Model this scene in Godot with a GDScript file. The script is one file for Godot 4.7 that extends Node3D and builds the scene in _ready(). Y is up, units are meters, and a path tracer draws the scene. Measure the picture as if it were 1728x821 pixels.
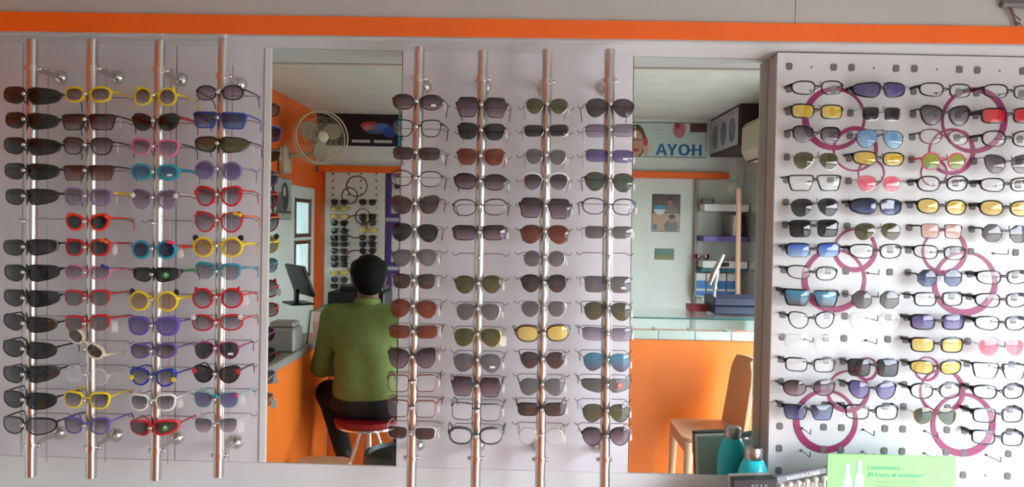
extends Node3D
# Optical shop: eyewear on chrome rods and a slotted panel, two tall mirrors that show the room behind.
# World: the display wall is the plane z = 0, x to the right, the room lies at z > 0, floor at y = 0.

const F := 1250.0                      # focal length in pixels of the 1728 x 821 frame
const EYE := Vector3(0.0, 1.57, 2.1)
const CEIL := 2.47
const BACK := 4.1                      # the wall behind the camera
const LEFT := -1.74
const RIGHT := 1.84
const ROD_Z := 0.125
const PEG_Z := 0.158
const PANEL_Z := 0.073

var view := Basis()
var counts := {}
var mats := {}
var cache := {}
var lens_mat: StandardMaterial3D
var pane_mat: StandardMaterial3D
var rng := RandomNumberGenerator.new()


# ---------------------------------------------------------------- mesh builder
class MB:
	var v := PackedVector3Array()
	var s := PackedInt32Array()
	var c := PackedColorArray()
	var sm := 0
	var col := Color(1, 1, 1, 1)
	var tinted := false

	func tri(a: Vector3, b: Vector3, d: Vector3) -> void:
		v.append(a); v.append(b); v.append(d)
		for i in 3:
			s.append(sm)
			c.append(col)

	func tric(a: Vector3, b: Vector3, d: Vector3, ca: Color, cb: Color, cd: Color) -> void:
		tinted = true
		v.append(a); v.append(b); v.append(d)
		c.append(ca); c.append(cb); c.append(cd)
		for i in 3:
			s.append(sm)

	func quad(a: Vector3, b: Vector3, d: Vector3, e: Vector3) -> void:
		tri(a, b, d)
		tri(a, d, e)

	# turn a closed piece outside out
	func fix(from: int) -> void:
		var mid := Vector3.ZERO
		for i in range(from, v.size()):
			mid += v[i]
		mid /= maxf(1.0, v.size() - from)
		var vol := 0.0
		for i in range(from, v.size(), 3):
			vol += (v[i] - mid).dot((v[i + 1] - mid).cross(v[i + 2] - mid))
		if vol < 0.0:
			for i in range(from, v.size(), 3):
				var t := v[i + 1]
				v[i + 1] = v[i + 2]
				v[i + 2] = t
				var k := c[i + 1]
				c[i + 1] = c[i + 2]
				c[i + 2] = k

	func box(mid: Vector3, size: Vector3, bev := 0.0, turn := Basis()) -> void:
		var from := v.size()
		sm = -1
		var h := size / 2.0
		bev = minf(bev, minf(h.x, minf(h.y, h.z)) * 0.9)
		var P := func(x: float, y: float, z: float, ax: int) -> Vector3:
			var q := Vector3(x * (h.x - (0.0 if ax == 0 else bev)), y * (h.y - (0.0 if ax == 1 else bev)), z * (h.z - (0.0 if ax == 2 else bev)))
			return mid + turn * q
		for g in [-1, 1]:
			quad(P.call(g, -1, -1, 0), P.call(g, 1, -1, 0), P.call(g, 1, 1, 0), P.call(g, -1, 1, 0))
			if g < 0: _swap(6)
			quad(P.call(-1, g, -1, 1), P.call(-1, g, 1, 1), P.call(1, g, 1, 1), P.call(1, g, -1, 1))
			if g < 0: _swap(6)
			quad(P.call(-1, -1, g, 2), P.call(1, -1, g, 2), P.call(1, 1, g, 2), P.call(-1, 1, g, 2))
			if g < 0: _swap(6)
		if bev > 0.0:
			for a in [-1, 1]:
				for b in [-1, 1]:
					var n := v.size()
					quad(P.call(a, b, -1, 0), P.call(a, b, 1, 0), P.call(a, b, 1, 1), P.call(a, b, -1, 1))
					_face(n, mid)
					n = v.size()
					quad(P.call(a, -1, b, 0), P.call(a, 1, b, 0), P.call(a, 1, b, 2), P.call(a, -1, b, 2))
					_face(n, mid)
					n = v.size()
					quad(P.call(-1, a, b, 1), P.call(1, a, b, 1), P.call(1, a, b, 2), P.call(-1, a, b, 2))
					_face(n, mid)
					for d in [-1, 1]:
						n = v.size()
						tri(P.call(a, b, d, 0), P.call(a, b, d, 1), P.call(a, b, d, 2))
						_face(n, mid)
		fix(from)

	func _swap(n: int) -> void:
		for i in range(v.size() - n, v.size(), 3):
			var t := v[i + 1]
			v[i + 1] = v[i + 2]
			v[i + 2] = t

	func _face(from: int, mid: Vector3) -> void:
		for i in range(from, v.size(), 3):
			if (v[i + 1] - v[i]).cross(v[i + 2] - v[i]).dot(v[i] - mid) < 0.0:
				var t := v[i + 1]
				v[i + 1] = v[i + 2]
				v[i + 2] = t

	# a swept tube; a = half size across the first normal (up), b = across the second
	func tube(p: Array, a, b = null, sides := 8, closed := false, up := Vector3.UP) -> void:
		var from := v.size()
		var n := p.size()
		var rings := []
		var keep := up
		for i in n:
			var t: Vector3
			if closed:
				t = (p[(i + 1) % n] - p[(i + n - 1) % n]).normalized()
			elif i == 0:
				t = (p[1] - p[0]).normalized()
			elif i == n - 1:
				t = (p[n - 1] - p[n - 2]).normalized()
			else:
				t = ((p[i + 1] - p[i]).normalized() + (p[i] - p[i - 1]).normalized()).normalized()
			var e := keep - t * keep.dot(t)
			if e.length() < 0.05:
				e = Vector3(0.3, 0.1, 1.0).cross(t)
			e = e.normalized()
			keep = e
			var f := t.cross(e).normalized()
			var ra: float = a[i] if a is Array else a
			var rb: float = ra if b == null else (b[i] if b is Array else b)
			var ring := []
			for k in sides:
				var w := TAU * k / sides
				ring.append(p[i] + e * cos(w) * ra + f * sin(w) * rb)
			rings.append(ring)
		sm = 1
		for i in (n if closed else n - 1):
			var q: Array = rings[i]
			var r: Array = rings[(i + 1) % n]
			for k in sides:
				var l := (k + 1) % sides
				quad(q[k], q[l], r[l], r[k])
		if not closed:
			sm = -1
			for k in range(1, sides - 1):
				tri(rings[0][0], rings[0][k + 1], rings[0][k])
				tri(rings[n - 1][0], rings[n - 1][k], rings[n - 1][k + 1])
		fix(from)

	# profile of Vector2(radius, height) turned round the y axis of xf
	func lathe(prof: Array, segs := 20, xf := Transform3D()) -> void:
		var from := v.size()
		var g := 1
		for i in prof.size() - 1:
			var a: Vector2 = prof[i]
			var b: Vector2 = prof[i + 1]
			sm = g
			if i + 2 < prof.size():
				var d1 := (b - a).normalized()
				var d2: Vector2 = (prof[i + 2] - b).normalized()
				if d1.dot(d2) < 0.7:
					g += 1
			for k in segs:
				var w0 := TAU * k / segs
				var w1 := TAU * (k + 1) / segs
				var p0 := xf * Vector3(a.x * cos(w0), a.y, a.x * sin(w0))
				var p1 := xf * Vector3(a.x * cos(w1), a.y, a.x * sin(w1))
				var q0 := xf * Vector3(b.x * cos(w0), b.y, b.x * sin(w0))
				var q1 := xf * Vector3(b.x * cos(w1), b.y, b.x * sin(w1))
				if b.x > 1e-6:
					tri(p0, q0, q1)
				if a.x > 1e-6:
					tri(p0, q1, p1)
		fix(from)

	func ball(mid: Vector3, r: Vector3, segs := 12, rows := 8, turn := Basis()) -> void:
		var prof := []
		for i in rows + 1:
			var w := -PI / 2 + PI * i / rows
			prof.append(Vector2(maxf(0.0, cos(w)), sin(w)) if i > 0 and i < rows else Vector2(0, sin(w)))
		lathe(prof, segs, Transform3D(turn * Basis.from_scale(r), mid))

	# a flat outline (x, y) given thickness between z0 and z1
	func prism(poly: PackedVector2Array, z0: float, z1: float, xf := Transform3D(), smooth := false) -> void:
		var from := v.size()
		var idx := Geometry2D.triangulate_polygon(poly)
		sm = -1
		for i in range(0, idx.size(), 3):
			var a := poly[idx[i]]
			var b := poly[idx[i + 1]]
			var d := poly[idx[i + 2]]
			if (b - a).cross(d - a) < 0.0:
				var t := b
				b = d
				d = t
			tri(xf * Vector3(a.x, a.y, z1), xf * Vector3(b.x, b.y, z1), xf * Vector3(d.x, d.y, z1))
			tri(xf * Vector3(a.x, a.y, z0), xf * Vector3(d.x, d.y, z0), xf * Vector3(b.x, b.y, z0))
		var ccw := 0.0
		for i in poly.size():
			ccw += poly[i].cross(poly[(i + 1) % poly.size()])
		sm = 2 if smooth else -1
		for i in poly.size():
			var a := poly[i]
			var b := poly[(i + 1) % poly.size()]
			if ccw < 0.0:
				var t := a
				a = b
				b = t
			quad(xf * Vector3(a.x, a.y, z0), xf * Vector3(b.x, b.y, z0), xf * Vector3(b.x, b.y, z1), xf * Vector3(a.x, a.y, z1))
		fix(from)

	# solid between two quads given as four corners each (front, then back, same order)
	func slab(f: Array, b: Array) -> void:
		var from := v.size()
		sm = -1
		quad(f[0], f[1], f[2], f[3])
		quad(b[3], b[2], b[1], b[0])
		for i in 4:
			var j := (i + 1) % 4
			quad(f[j], f[i], b[i], b[j])
		fix(from)

	func mesh() -> ArrayMesh:
		var st := SurfaceTool.new()
		st.begin(Mesh.PRIMITIVE_TRIANGLES)
		for i in range(0, v.size(), 3):
			for k in [0, 2, 1]:
				st.set_smooth_group(s[i + k] if s[i + k] >= 0 else 0xFFFFFFFF)
				if tinted:
					st.set_color(c[i + k])
				st.add_vertex(v[i + k])
		st.generate_normals()
		st.index()
		return st.commit()


# ---------------------------------------------------------------- naming
func numbered(called: String) -> String:
	counts[called] = counts.get(called, -1) + 1
	return called if counts[called] == 0 else "%s_%03d" % [called, counts[called]]

func tag(o: Node3D, label: String, category: String, group := "") -> Node3D:
	o.set_meta("label", label)
	o.set_meta("category", category)
	if group:
		o.set_meta("group", group)
	return o

func thing(called: String, label: String, category: String, at := Vector3.ZERO, group := "") -> Node3D:
	var o := Node3D.new()
	o.name = numbered(called)
	add_child(o)
	o.position = at
	return tag(o, label, category, group)

func part(called: String, m, material: Material, parent: Node3D, at := Vector3.ZERO) -> MeshInstance3D:
	var o := MeshInstance3D.new()
	o.name = called
	o.mesh = m.mesh() if m is MB else m
	o.material_override = material
	o.position = at
	parent.add_child(o, true)
	return o

func single(called: String, m, material: Material, label: String, category: String, at := Vector3.ZERO, group := "") -> MeshInstance3D:
	var o := part(numbered(called), m, material, self, at)
	tag(o, label, category, group)
	return o

func struct(called: String, m, material: Material, parent: Node3D = null) -> MeshInstance3D:
	var o := part(numbered(called) if parent == null else called, m, material, self if parent == null else parent)
	if parent == null:
		o.set_meta("kind", "structure")
	return o


# ---------------------------------------------------------------- materials
func mat(key: String, col: Color, rough := 0.5, metal := 0.0, spec := 0.5) -> StandardMaterial3D:
	if not mats.has(key):
		var m := StandardMaterial3D.new()
		m.resource_name = key
		m.albedo_color = col
		m.roughness = rough
		m.metallic = metal
		m.metallic_specular = spec
		mats[key] = m
	return mats[key]

func grain(m: StandardMaterial3D, freq: float, lo: float, hi: float, size := 0.5, relief := 0.0) -> StandardMaterial3D:
	var n := FastNoiseLite.new()
	n.seed = 7
	n.frequency = freq
	n.fractal_octaves = 4
	var t := NoiseTexture2D.new()
	t.width = 256
	t.height = 256
	t.seamless = true
	t.noise = n
	var ramp := Gradient.new()
	ramp.set_color(0, Color(lo, lo, lo))
	ramp.set_color(1, Color(hi, hi, hi))
	t.color_ramp = ramp
	m.albedo_texture = t
	m.uv1_triplanar = true
	m.uv1_world_triplanar = true
	m.uv1_scale = Vector3.ONE * size
	if relief > 0.0:
		m.heightmap_enabled = true
		m.heightmap_texture = t
		m.heightmap_scale = relief
	return m

func clear_mat(key: String, col: Color, alpha: float, rough := 0.02) -> StandardMaterial3D:
	var m := mat(key, Color(col.r, col.g, col.b, alpha), rough)
	m.transparency = BaseMaterial3D.TRANSPARENCY_ALPHA
	return m

func paint(w: int, h: int, bg: Color, items: Array) -> StandardMaterial3D:
	var im := Image.create(w, h, false, Image.FORMAT_RGB8)
	im.fill(bg)
	for it in items:
		var col: Color = it[5]
		if it[0] == "r":
			im.fill_rect(Rect2i(int(it[1] * w), int(it[2] * h), maxi(1, int(it[3] * w)), maxi(1, int(it[4] * h))), col)
		else:
			for y in range(maxi(0, int((it[2] - it[4]) * h)), mini(h, int((it[2] + it[4]) * h) + 1)):
				for x in range(maxi(0, int((it[1] - it[3]) * w)), mini(w, int((it[1] + it[3]) * w) + 1)):
					var dx: float = ((x + 0.5) / w - it[1]) / it[3]
					var dy: float = ((y + 0.5) / h - it[2]) / it[4]
					if dx * dx + dy * dy < 1.0:
						im.set_pixel(x, y, col)
	var m := StandardMaterial3D.new()
	m.albedo_texture = ImageTexture.create_from_image(im)
	m.roughness = 0.35
	return m


# ---------------------------------------------------------------- pixels to places
func ray(px: float, py: float) -> Vector3:
	return view * Vector3((px - 864.0) / F, -(py - 410.5) / F, -1.0)

# the point that pixel shows on the plane z
func W(px: float, py: float, z: float) -> Vector3:
	var d := ray(px, py)
	return EYE + d * ((z - EYE.z) / d.z)

# the point in the room, z in front of the mirrors, that pixel shows by reflection
func R(px: float, py: float, z: float) -> Vector3:
	var p := W(px, py, -z)
	return Vector3(p.x, p.y, z)


# ---------------------------------------------------------------- eyewear
# shape: [width, height, squareness, bottom taper, outer lift, bottom shear, outer pinch, gap, wrap, drop of the lens centre]
const SHAPES := {
	"oval": [0.054, 0.036, 2.4, 0.05, 0.05, 0.0, 0.0, 0.016, 1.2, 0.006],
	"sport": [0.056, 0.033, 2.9, 0.06, 0.10, 0.0, 0.18, 0.015, 1.9, 0.005],
	"round": [0.048, 0.045, 2.05, 0.0, 0.0, 0.0, 0.0, 0.020, 0.9, 0.009],
	"panto": [0.052, 0.043, 2.35, 0.28, 0.05, 0.04, 0.0, 0.017, 1.0, 0.009],
	"rect": [0.055, 0.033, 4.0, 0.06, 0.03, 0.0, 0.0, 0.016, 1.2, 0.006],
	"way": [0.052, 0.040, 3.2, 0.20, 0.08, 0.03, 0.0, 0.018, 1.1, 0.008],
	"avi": [0.058, 0.047, 2.4, 0.32, 0.0, 0.14, 0.0, 0.013, 1.1, 0.013],
	"cat": [0.055, 0.041, 2.4, 0.22, 0.24, 0.0, 0.0, 0.017, 1.1, 0.010],
	"square": [0.053, 0.042, 5.0, 0.08, 0.0, 0.0, 0.0, 0.016, 1.0, 0.009],
	"flat": [0.064, 0.039, 9.0, 0.24, 0.0, 0.04, 0.0, 0.008, 1.4, 0.011],
	"wrap": [0.067, 0.039, 4.2, 0.20, -0.06, 0.02, 0.52, 0.006, 4.2, 0.008],
	"shield": [0.066, 0.041, 3.0, 0.16, -0.10, 0.02, 0.35, 0.005, 3.6, 0.009],
	"bfly": [0.060, 0.050, 2.5, 0.26, 0.24, 0.06, 0.0, 0.015, 1.1, 0.013],
	"hex": [0.060, 0.050, 0.0, 0.0, 0.0, 0.0, 0.0, 0.014, 1.0, 0.011],
	"oct": [0.050, 0.046, -1.0, 0.0, 0.0, 0.0, 0.0, 0.021, 0.9, 0.010],
}
# lens: [top colour, its cover, bottom colour, its cover]
const LENSES := {
	"clear": [Color(0.92, 0.95, 0.93), 0.05, Color(0.92, 0.95, 0.93), 0.05],
	"black": [Color(0.10, 0.09, 0.09), 0.95, Color(0.13, 0.12, 0.12), 0.92],
	"dark": [Color(0.15, 0.15, 0.16), 0.92, Color(0.22, 0.22, 0.22), 0.88],
	"grey": [Color(0.36, 0.345, 0.34), 0.90, Color(0.44, 0.42, 0.41), 0.86],
	"smoke": [Color(0.38, 0.36, 0.37), 0.66, Color(0.44, 0.42, 0.43), 0.58],
	"brown": [Color(0.25, 0.18, 0.17), 0.94, Color(0.32, 0.24, 0.22), 0.90],
	"rust": [Color(0.40, 0.16, 0.08), 0.93, Color(0.50, 0.22, 0.11), 0.88],
	"olive": [Color(0.27, 0.26, 0.13), 0.92, Color(0.36, 0.34, 0.18), 0.88],
	"green": [Color(0.22, 0.28, 0.20), 0.90, Color(0.28, 0.36, 0.26), 0.86],
	"plum": [Color(0.22, 0.07, 0.11), 0.95, Color(0.52, 0.38, 0.44), 0.58],
	"mauve": [Color(0.32, 0.25, 0.32), 0.80, Color(0.62, 0.52, 0.60), 0.45],
	"fade": [Color(0.22, 0.18, 0.22), 0.86, Color(0.62, 0.55, 0.60), 0.40],
	"tea": [Color(0.26, 0.10, 0.07), 0.93, Color(0.60, 0.38, 0.28), 0.62],
	"navy": [Color(0.10, 0.12, 0.30), 0.93, Color(0.32, 0.40, 0.62), 0.70],
	"cobalt": [Color(0.06, 0.09, 0.34), 0.95, Color(0.10, 0.15, 0.42), 0.92],
	"sky": [Color(0.42, 0.66, 0.84), 0.62, Color(0.50, 0.72, 0.86), 0.56],
	"azure": [Color(0.16, 0.34, 0.74), 0.90, Color(0.62, 0.80, 0.95), 0.60],
	"violet": [Color(0.27, 0.22, 0.45), 0.88, Color(0.45, 0.40, 0.62), 0.72],
	"yellow": [Color(0.90, 0.74, 0.14), 0.66, Color(0.92, 0.80, 0.24), 0.58],
	"red": [Color(0.86, 0.10, 0.14), 0.80, Color(0.90, 0.16, 0.20), 0.74],
	"pink": [Color(0.95, 0.38, 0.46), 0.78, Color(0.96, 0.46, 0.53), 0.70],
	"peach": [Color(0.84, 0.62, 0.52), 0.62, Color(0.88, 0.72, 0.64), 0.52],
	"amber": [Color(0.50, 0.34, 0.20), 0.72, Color(0.66, 0.50, 0.34), 0.55],
	"teal": [Color(0.12, 0.34, 0.48), 0.88, Color(0.20, 0.46, 0.58), 0.80],
	"flash": [Color(0.30, 0.55, 0.66), 0.94, Color(0.34, 0.28, 0.28), 0.90],
	"mirror": [Color(0.66, 0.68, 0.24), 0.94, Color(0.44, 0.62, 0.42), 0.92],
}
# frame colours: [colour, roughness, metallic]
const FRAMES := {
	"black": [Color(0.055, 0.05, 0.05), 0.28, 0.0], "brown": [Color(0.20, 0.11, 0.09), 0.3, 0.0], "rust": [Color(0.42, 0.15, 0.08), 0.3, 0.0],
	"tort": [Color(0.30, 0.22, 0.15), 0.3, 0.0], "grey": [Color(0.26, 0.26, 0.27), 0.35, 0.0], "white": [Color(0.86, 0.83, 0.80), 0.3, 0.0],
	"yellow": [Color(0.88, 0.76, 0.06), 0.35, 0.0], "gold": [Color(0.78, 0.62, 0.32), 0.25, 1.0], "silver": [Color(0.72, 0.71, 0.70), 0.22, 1.0],
	"gun": [Color(0.25, 0.25, 0.26), 0.3, 1.0], "red": [Color(0.74, 0.07, 0.10), 0.3, 0.0], "scarlet": [Color(0.88, 0.18, 0.09), 0.35, 0.0],
	"blue": [Color(0.12, 0.17, 0.56), 0.3, 0.0], "royal": [Color(0.10, 0.24, 0.60), 0.3, 0.0], "teal": [Color(0.10, 0.55, 0.62), 0.35, 0.0],
	"purple": [Color(0.36, 0.27, 0.58), 0.35, 0.0], "lilac": [Color(0.50, 0.42, 0.56), 0.35, 0.0], "pink": [Color(0.82, 0.42, 0.56), 0.35, 0.0],
	"rose": [Color(0.86, 0.24, 0.42), 0.35, 0.0], "magenta": [Color(0.58, 0.14, 0.40), 0.35, 0.0], "mint": [Color(0.45, 0.62, 0.62), 0.35, 0.0],
	"orange": [Color(0.88, 0.42, 0.08), 0.35, 0.0], "green": [Color(0.20, 0.50, 0.24), 0.35, 0.0], "ivory": [Color(0.80, 0.74, 0.64), 0.35, 0.0],
	"ghost": [Color(0.80, 0.80, 0.80), 0.12, 0.0],
}

func frame_mat(code: String) -> StandardMaterial3D:
	var d: Array = FRAMES[code]
	var m := mat("frame " + code, d[0], d[1], d[2])
	if code == "ghost":
		m.transparency = BaseMaterial3D.TRANSPARENCY_ALPHA
		m.albedo_color.a = 0.22
	return m

func lens_outline(shape: String, k: float) -> PackedVector2Array:
	var d: Array = SHAPES[shape]
	var w: float = d[0] * k
	var h: float = d[1] * k
	var out := PackedVector2Array()
	if d[2] <= 0.0:
		var corners := [Vector2(0.5, 0.12), Vector2(0.34, 0.5), Vector2(-0.36, 0.5), Vector2(-0.5, 0.16), Vector2(-0.30, -0.5), Vector2(0.32, -0.5)]
		if d[2] < 0.0:
			corners = []
			for i in 8:
				corners.append(Vector2(cos(TAU * (i + 0.5) / 8), sin(TAU * (i + 0.5) / 8)) * 0.54)
		for i in corners.size():
			var a: Vector2 = corners[i]
			var b: Vector2 = corners[(i + 1) % corners.size()]
			for t in [0.1, 0.3, 0.5, 0.7, 0.9]:
				var q := a.lerp(b, t)
				out.append(Vector2(q.x * w, q.y * h))
		return out
	for i in 30:
		var a := TAU * i / 30.0
		var x := signf(cos(a)) * pow(absf(cos(a)), 2.0 / d[2]) * 0.5
		var y := signf(sin(a)) * pow(absf(sin(a)), 2.0 / d[2]) * 0.5
		var low := clampf(0.5 - y, 0.0, 1.0)
		var far := clampf(x + 0.5, 0.0, 1.0)
		x *= 1.0 - d[3] * low * low * 1.3
		x += d[5] * low * low * 0.6
		if y < 0.0 or d[6] < 0.2:
			y *= 1.0 - d[6] * far * far
		y += d[4] * far * far * (0.35 + 0.65 * (1.0 - low))
		out.append(Vector2(x * w, y * h))
	return out

func opt(o: Dictionary, k: String, d):
	return o.get(k, d)

# parts of one pair: {name: [mesh ...]}; the pair hangs by its bridge from a 2 mm peg that runs along z at the origin
func eyewear_parts(shape: String, lens: String, frame: String, o: Dictionary) -> Dictionary:
	var key := "%s %s %s %s" % [shape, lens, frame, o]
	if cache.has(key):
		return cache[key]
	var d: Array = SHAPES[shape]
	var k: float = opt(o, "w", 1.0)
	var gap: float = d[7] * k
	var wrap: float = d[8]
	var metal: bool = FRAMES[frame][2] > 0.5 or opt(o, "thin", 0) > 0
	var t: float = opt(o, "t", 0.7 if metal else 1.9) * (0.001 if metal else 0.00145)
	var tt: float = opt(o, "tt", 0.0 if metal else 0.9) * 0.001
	var dep := 0.0017 if metal else 0.0034
	var rb := 0.0010 if metal else 0.0021
	var by := 0.0022 + rb
	var cy: float = by - d[9] * k
	var out2 := lens_outline(shape, k)
	var xmin := 1.0
	var xmax := -1.0
	for q in out2:
		xmin = minf(xmin, q.x)
		xmax = maxf(xmax, q.x)
	var cx: float = gap / 2.0 - xmin + t
	var n := out2.size()
	var dish := 2.2 if wrap > 3.0 else 4.6     # each lens is a shallow dome
	var P := func(x: float, y: float, z := 0.0) -> Vector3:
		var e := clampf(absf(x) - cx, -0.034, 0.034)
		return Vector3(x, y, z - wrap * x * x - dish * (e * e + (y - cy) * (y - cy)))
	var L: Array = LENSES[lens]
	var top: Color = L[0].srgb_to_linear()
	var bot: Color = L[2].srgb_to_linear()
	for e in 2:
		var q := top if e == 0 else bot
		var cover: float = L[1 + 2 * e]
		var dim := 0.26 if lens in ["black", "dark", "plum", "fade", "tea", "navy", "cobalt"] and cover > 0.75 else 0.72
		q = Color(q.r * dim, q.g * dim, q.b * dim, 1.0 - (1.0 - cover) * 0.7)
		if e == 0:
			top = q
		else:
			bot = q
	var hh: float = d[1] * k
	var w2: float = d[0] * k
	var res := {"lens": [], "temple": [], "frame": null, "sides": []}
	var fr := MB.new()
	var inner := Vector2(1, 0)
	var outer := Vector2(-1, 0)
	for i in n:
		var q := out2[i]
		if q.y > 0.02 * hh and q.x < inner.x and q.y < 0.42 * hh:
			inner = q
		if q.y > 0.10 * hh and q.x > outer.x:
			outer = q
	for side in [1.0, -1.0]:
		var lm := MB.new()
		var tint := func(y: float) -> Color:
			return bot.lerp(top, pow(clampf((y - cy) / hh + 0.5, 0.0, 1.0), 0.6))
		lm.sm = 1
		for ring in 3:
			var r0 := ring / 3.0
			var r1 := (ring + 1) / 3.0
			for i in n:
				var a := out2[i]
				var b := out2[(i + 1) % n]
				var p := [P.call((cx + a.x * r0) * side, cy + a.y * r0), P.call((cx + b.x * r0) * side, cy + b.y * r0), P.call((cx + b.x * r1) * side, cy + b.y * r1), P.call((cx + a.x * r1) * side, cy + a.y * r1)]
				var u := []
				for e in p:
					u.append(tint.call(e.y))
				if side > 0:
					lm.tric(p[0], p[3], p[2], u[0], u[3], u[2])
					if ring > 0: lm.tric(p[0], p[2], p[1], u[0], u[2], u[1])
				else:
					lm.tric(p[0], p[2], p[3], u[0], u[2], u[3])
					if ring > 0: lm.tric(p[0], p[1], p[2], u[0], u[1], u[2])
		res.lens.append(lm.mesh())
		# rim
		if t > 0.0:
			var from := fr.v.size()
			var R4 := []
			for i in n:
				var tan2 := (out2[(i + 1) % n] - out2[(i + n - 1) % n]).normalized()
				var nn := Vector2(tan2.y, -tan2.x)
				var ti: float = t + tt * maxf(0.0, nn.y) + (opt(o, "side", 0.0) * 0.001 * maxf(0.0, nn.x))
				if opt(o, "half", 0) and nn.y < -0.35:
					ti = 0.0004
				var a := out2[i] - nn * 0.0004
				var b: Vector2 = out2[i] + nn * ti
				R4.append([P.call((cx + a.x) * side, cy + a.y, dep * 0.35), P.call((cx + b.x) * side, cy + b.y, dep * 0.25), P.call((cx + b.x) * side, cy + b.y, -dep * 0.6), P.call((cx + a.x) * side, cy + a.y, -dep * 0.6)])
			for i in n:
				var q: Array = R4[i]
				var r: Array = R4[(i + 1) % n]
				for e in 4:
					fr.sm = 3 + e
					fr.quad(q[e], q[(e + 1) % 4], r[(e + 1) % 4], r[e])
			fr.fix(from)
		# end piece and temple
		var hx: float = cx + xmax + t + 0.002
		var hy: float = cy + outer.y + 0.10 * hh
		var hz: float = -wrap * hx * hx - 0.004 - dish * pow(w2 / 2.0, 2.0)
		var a0: float = opt(o, "a", 1.0 if metal else 2.4) * 0.001
		var e0: Vector3 = P.call((cx + outer.x) * side, cy + outer.y, -0.001)
		fr.tube([e0, Vector3((hx - 0.001) * side, hy, hz + 0.002), Vector3(hx * side, hy, hz - 0.003)], [maxf(a0 * (1.0 if metal else 1.7), 0.0012), a0 * (1.0 if metal else 1.3), a0], [0.0012, 0.0014, 0.0012], 6)
		var tm := MB.new()
		var back: float = opt(o, "len", 0.118)
		var bow := 0.004
		var drop: float = opt(o, "drop", 0.0)
		tm.tube([Vector3(hx * side, hy, hz - 0.002), Vector3((hx + bow * 0.7) * side, hy - drop * 0.3, hz - back * 0.35), Vector3((hx + bow) * side, hy - 0.001 - drop * 0.65, hz - back * 0.66), Vector3((hx + bow * 0.5) * side, hy - 0.004 - drop, -back + 0.010), Vector3((hx - 0.002) * side, hy - 0.018 - drop, -back - 0.006), Vector3((hx - 0.004) * side, hy - 0.032 - drop, -back - 0.010)],
			[a0, a0, a0 * 0.9, a0 * 0.9, a0 * 0.95, a0 * 0.8], [0.0012, 0.0012, 0.0011, 0.0011, 0.0014, 0.0012], 6)
		res.temple.append(tm.mesh())
		res.sides.append(Vector3(hx * side, hy, hz))
	# bridge
	var bi := Vector3(cx + inner.x, cy + inner.y, 0)
	var b0: Vector3 = P.call(bi.x + 0.0008, minf(bi.y, by), 0.0)
	var b1: Vector3 = P.call(-bi.x - 0.0008, minf(bi.y, by), 0.0)
	fr.tube([b0, Vector3(b0.x * 0.55, by, b0.z + 0.0012), Vector3(-b0.x * 0.55, by, b0.z + 0.0012), b1], rb, 0.0013 if metal else 0.0019, 6)
	if opt(o, "bar", 0):
		var hi: float = cy + hh * 0.47
		fr.tube([P.call(cx * 0.75, hi), P.call(0.0, hi + 0.0015, 0.003), P.call(-cx * 0.75, hi)], 0.0011, 0.0011, 6)
	res.frame = fr.mesh()
	res.cx = cx
	res.cy = cy
	res.w = d[0] * k
	res.h = hh
	res.wrap = wrap
	res.dish = dish
	cache[key] = res
	return res

func parse_opts(text: String) -> Dictionary:
	var o := {}
	for w in text.split(" ", false):
		var p := w.split("=")
		if p.size() == 1:
			o[p[0]] = 1
		else:
			o[p[0]] = float(p[1]) if p[1].is_valid_float() else p[1]
	return o

func flower_mesh(r: float, star := false) -> ArrayMesh:
	var k := "flower %s %s" % [r, star]
	if not cache.has(k):
		var b := MB.new()
		if star:
			var pl := PackedVector2Array()
			for i in 10:
				pl.append(Vector2.from_angle(TAU * i / 10.0 + PI / 2) * (r * 1.5 if i % 2 == 0 else r * 0.7))
			b.prism(pl, -0.001, 0.0018)
		else:
			for i in 5:
				var q := Vector2.from_angle(TAU * i / 5.0) * r * 0.8
				b.ball(Vector3(q.x, q.y, 0), Vector3(r * 0.62, r * 0.62, 0.0018), 8, 4)
			b.ball(Vector3(0, 0, 0.001), Vector3(r * 0.45, r * 0.45, 0.002), 8, 4)
		cache[k] = b.mesh()
	return cache[k]

func bow_mesh() -> ArrayMesh:
	if not cache.has("bow"):
		var b := MB.new()
		b.ball(Vector3(-0.0065, 0, 0), Vector3(0.0065, 0.0055, 0.0025), 10, 6)
		b.ball(Vector3(0.0065, 0, 0), Vector3(0.0065, 0.0055, 0.0025), 10, 6)
		b.ball(Vector3(0, 0, 0.001), Vector3(0.003, 0.003, 0.003), 8, 6)
		cache["bow"] = b.mesh()
	return cache["bow"]

func tag_mesh(kind: String) -> ArrayMesh:
	var k := "tag " + kind
	if not cache.has(k):
		var b := MB.new()
		if kind == "loop":
			b.tube([Vector3(0, 0.004, 0), Vector3(0.002, -0.006, 0.002), Vector3(0.001, -0.012, 0.001)], 0.0005, 0.0005, 4)
			b.box(Vector3(0.001, -0.019, 0.001), Vector3(0.0045, 0.016, 0.0006))
		elif kind == "oval":
			b.tube([Vector3(0, 0.004, 0), Vector3(0.001, -0.007, 0.002)], 0.0004, 0.0004, 4)
			var pl := PackedVector2Array()
			for i in 16:
				pl.append(Vector2(cos(TAU * i / 16.0) * 0.008, sin(TAU * i / 16.0) * 0.0125 - 0.018))
			b.prism(pl, 0.0016, 0.0022)
		else:
			b.tube([Vector3(0, 0.004, 0), Vector3(0.0, -0.008, 0.002)], 0.0004, 0.0004, 4)
			b.box(Vector3(0, -0.022, 0.002), Vector3(0.017, 0.027, 0.0006))
		cache[k] = b.mesh()
	return cache[k]

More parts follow.
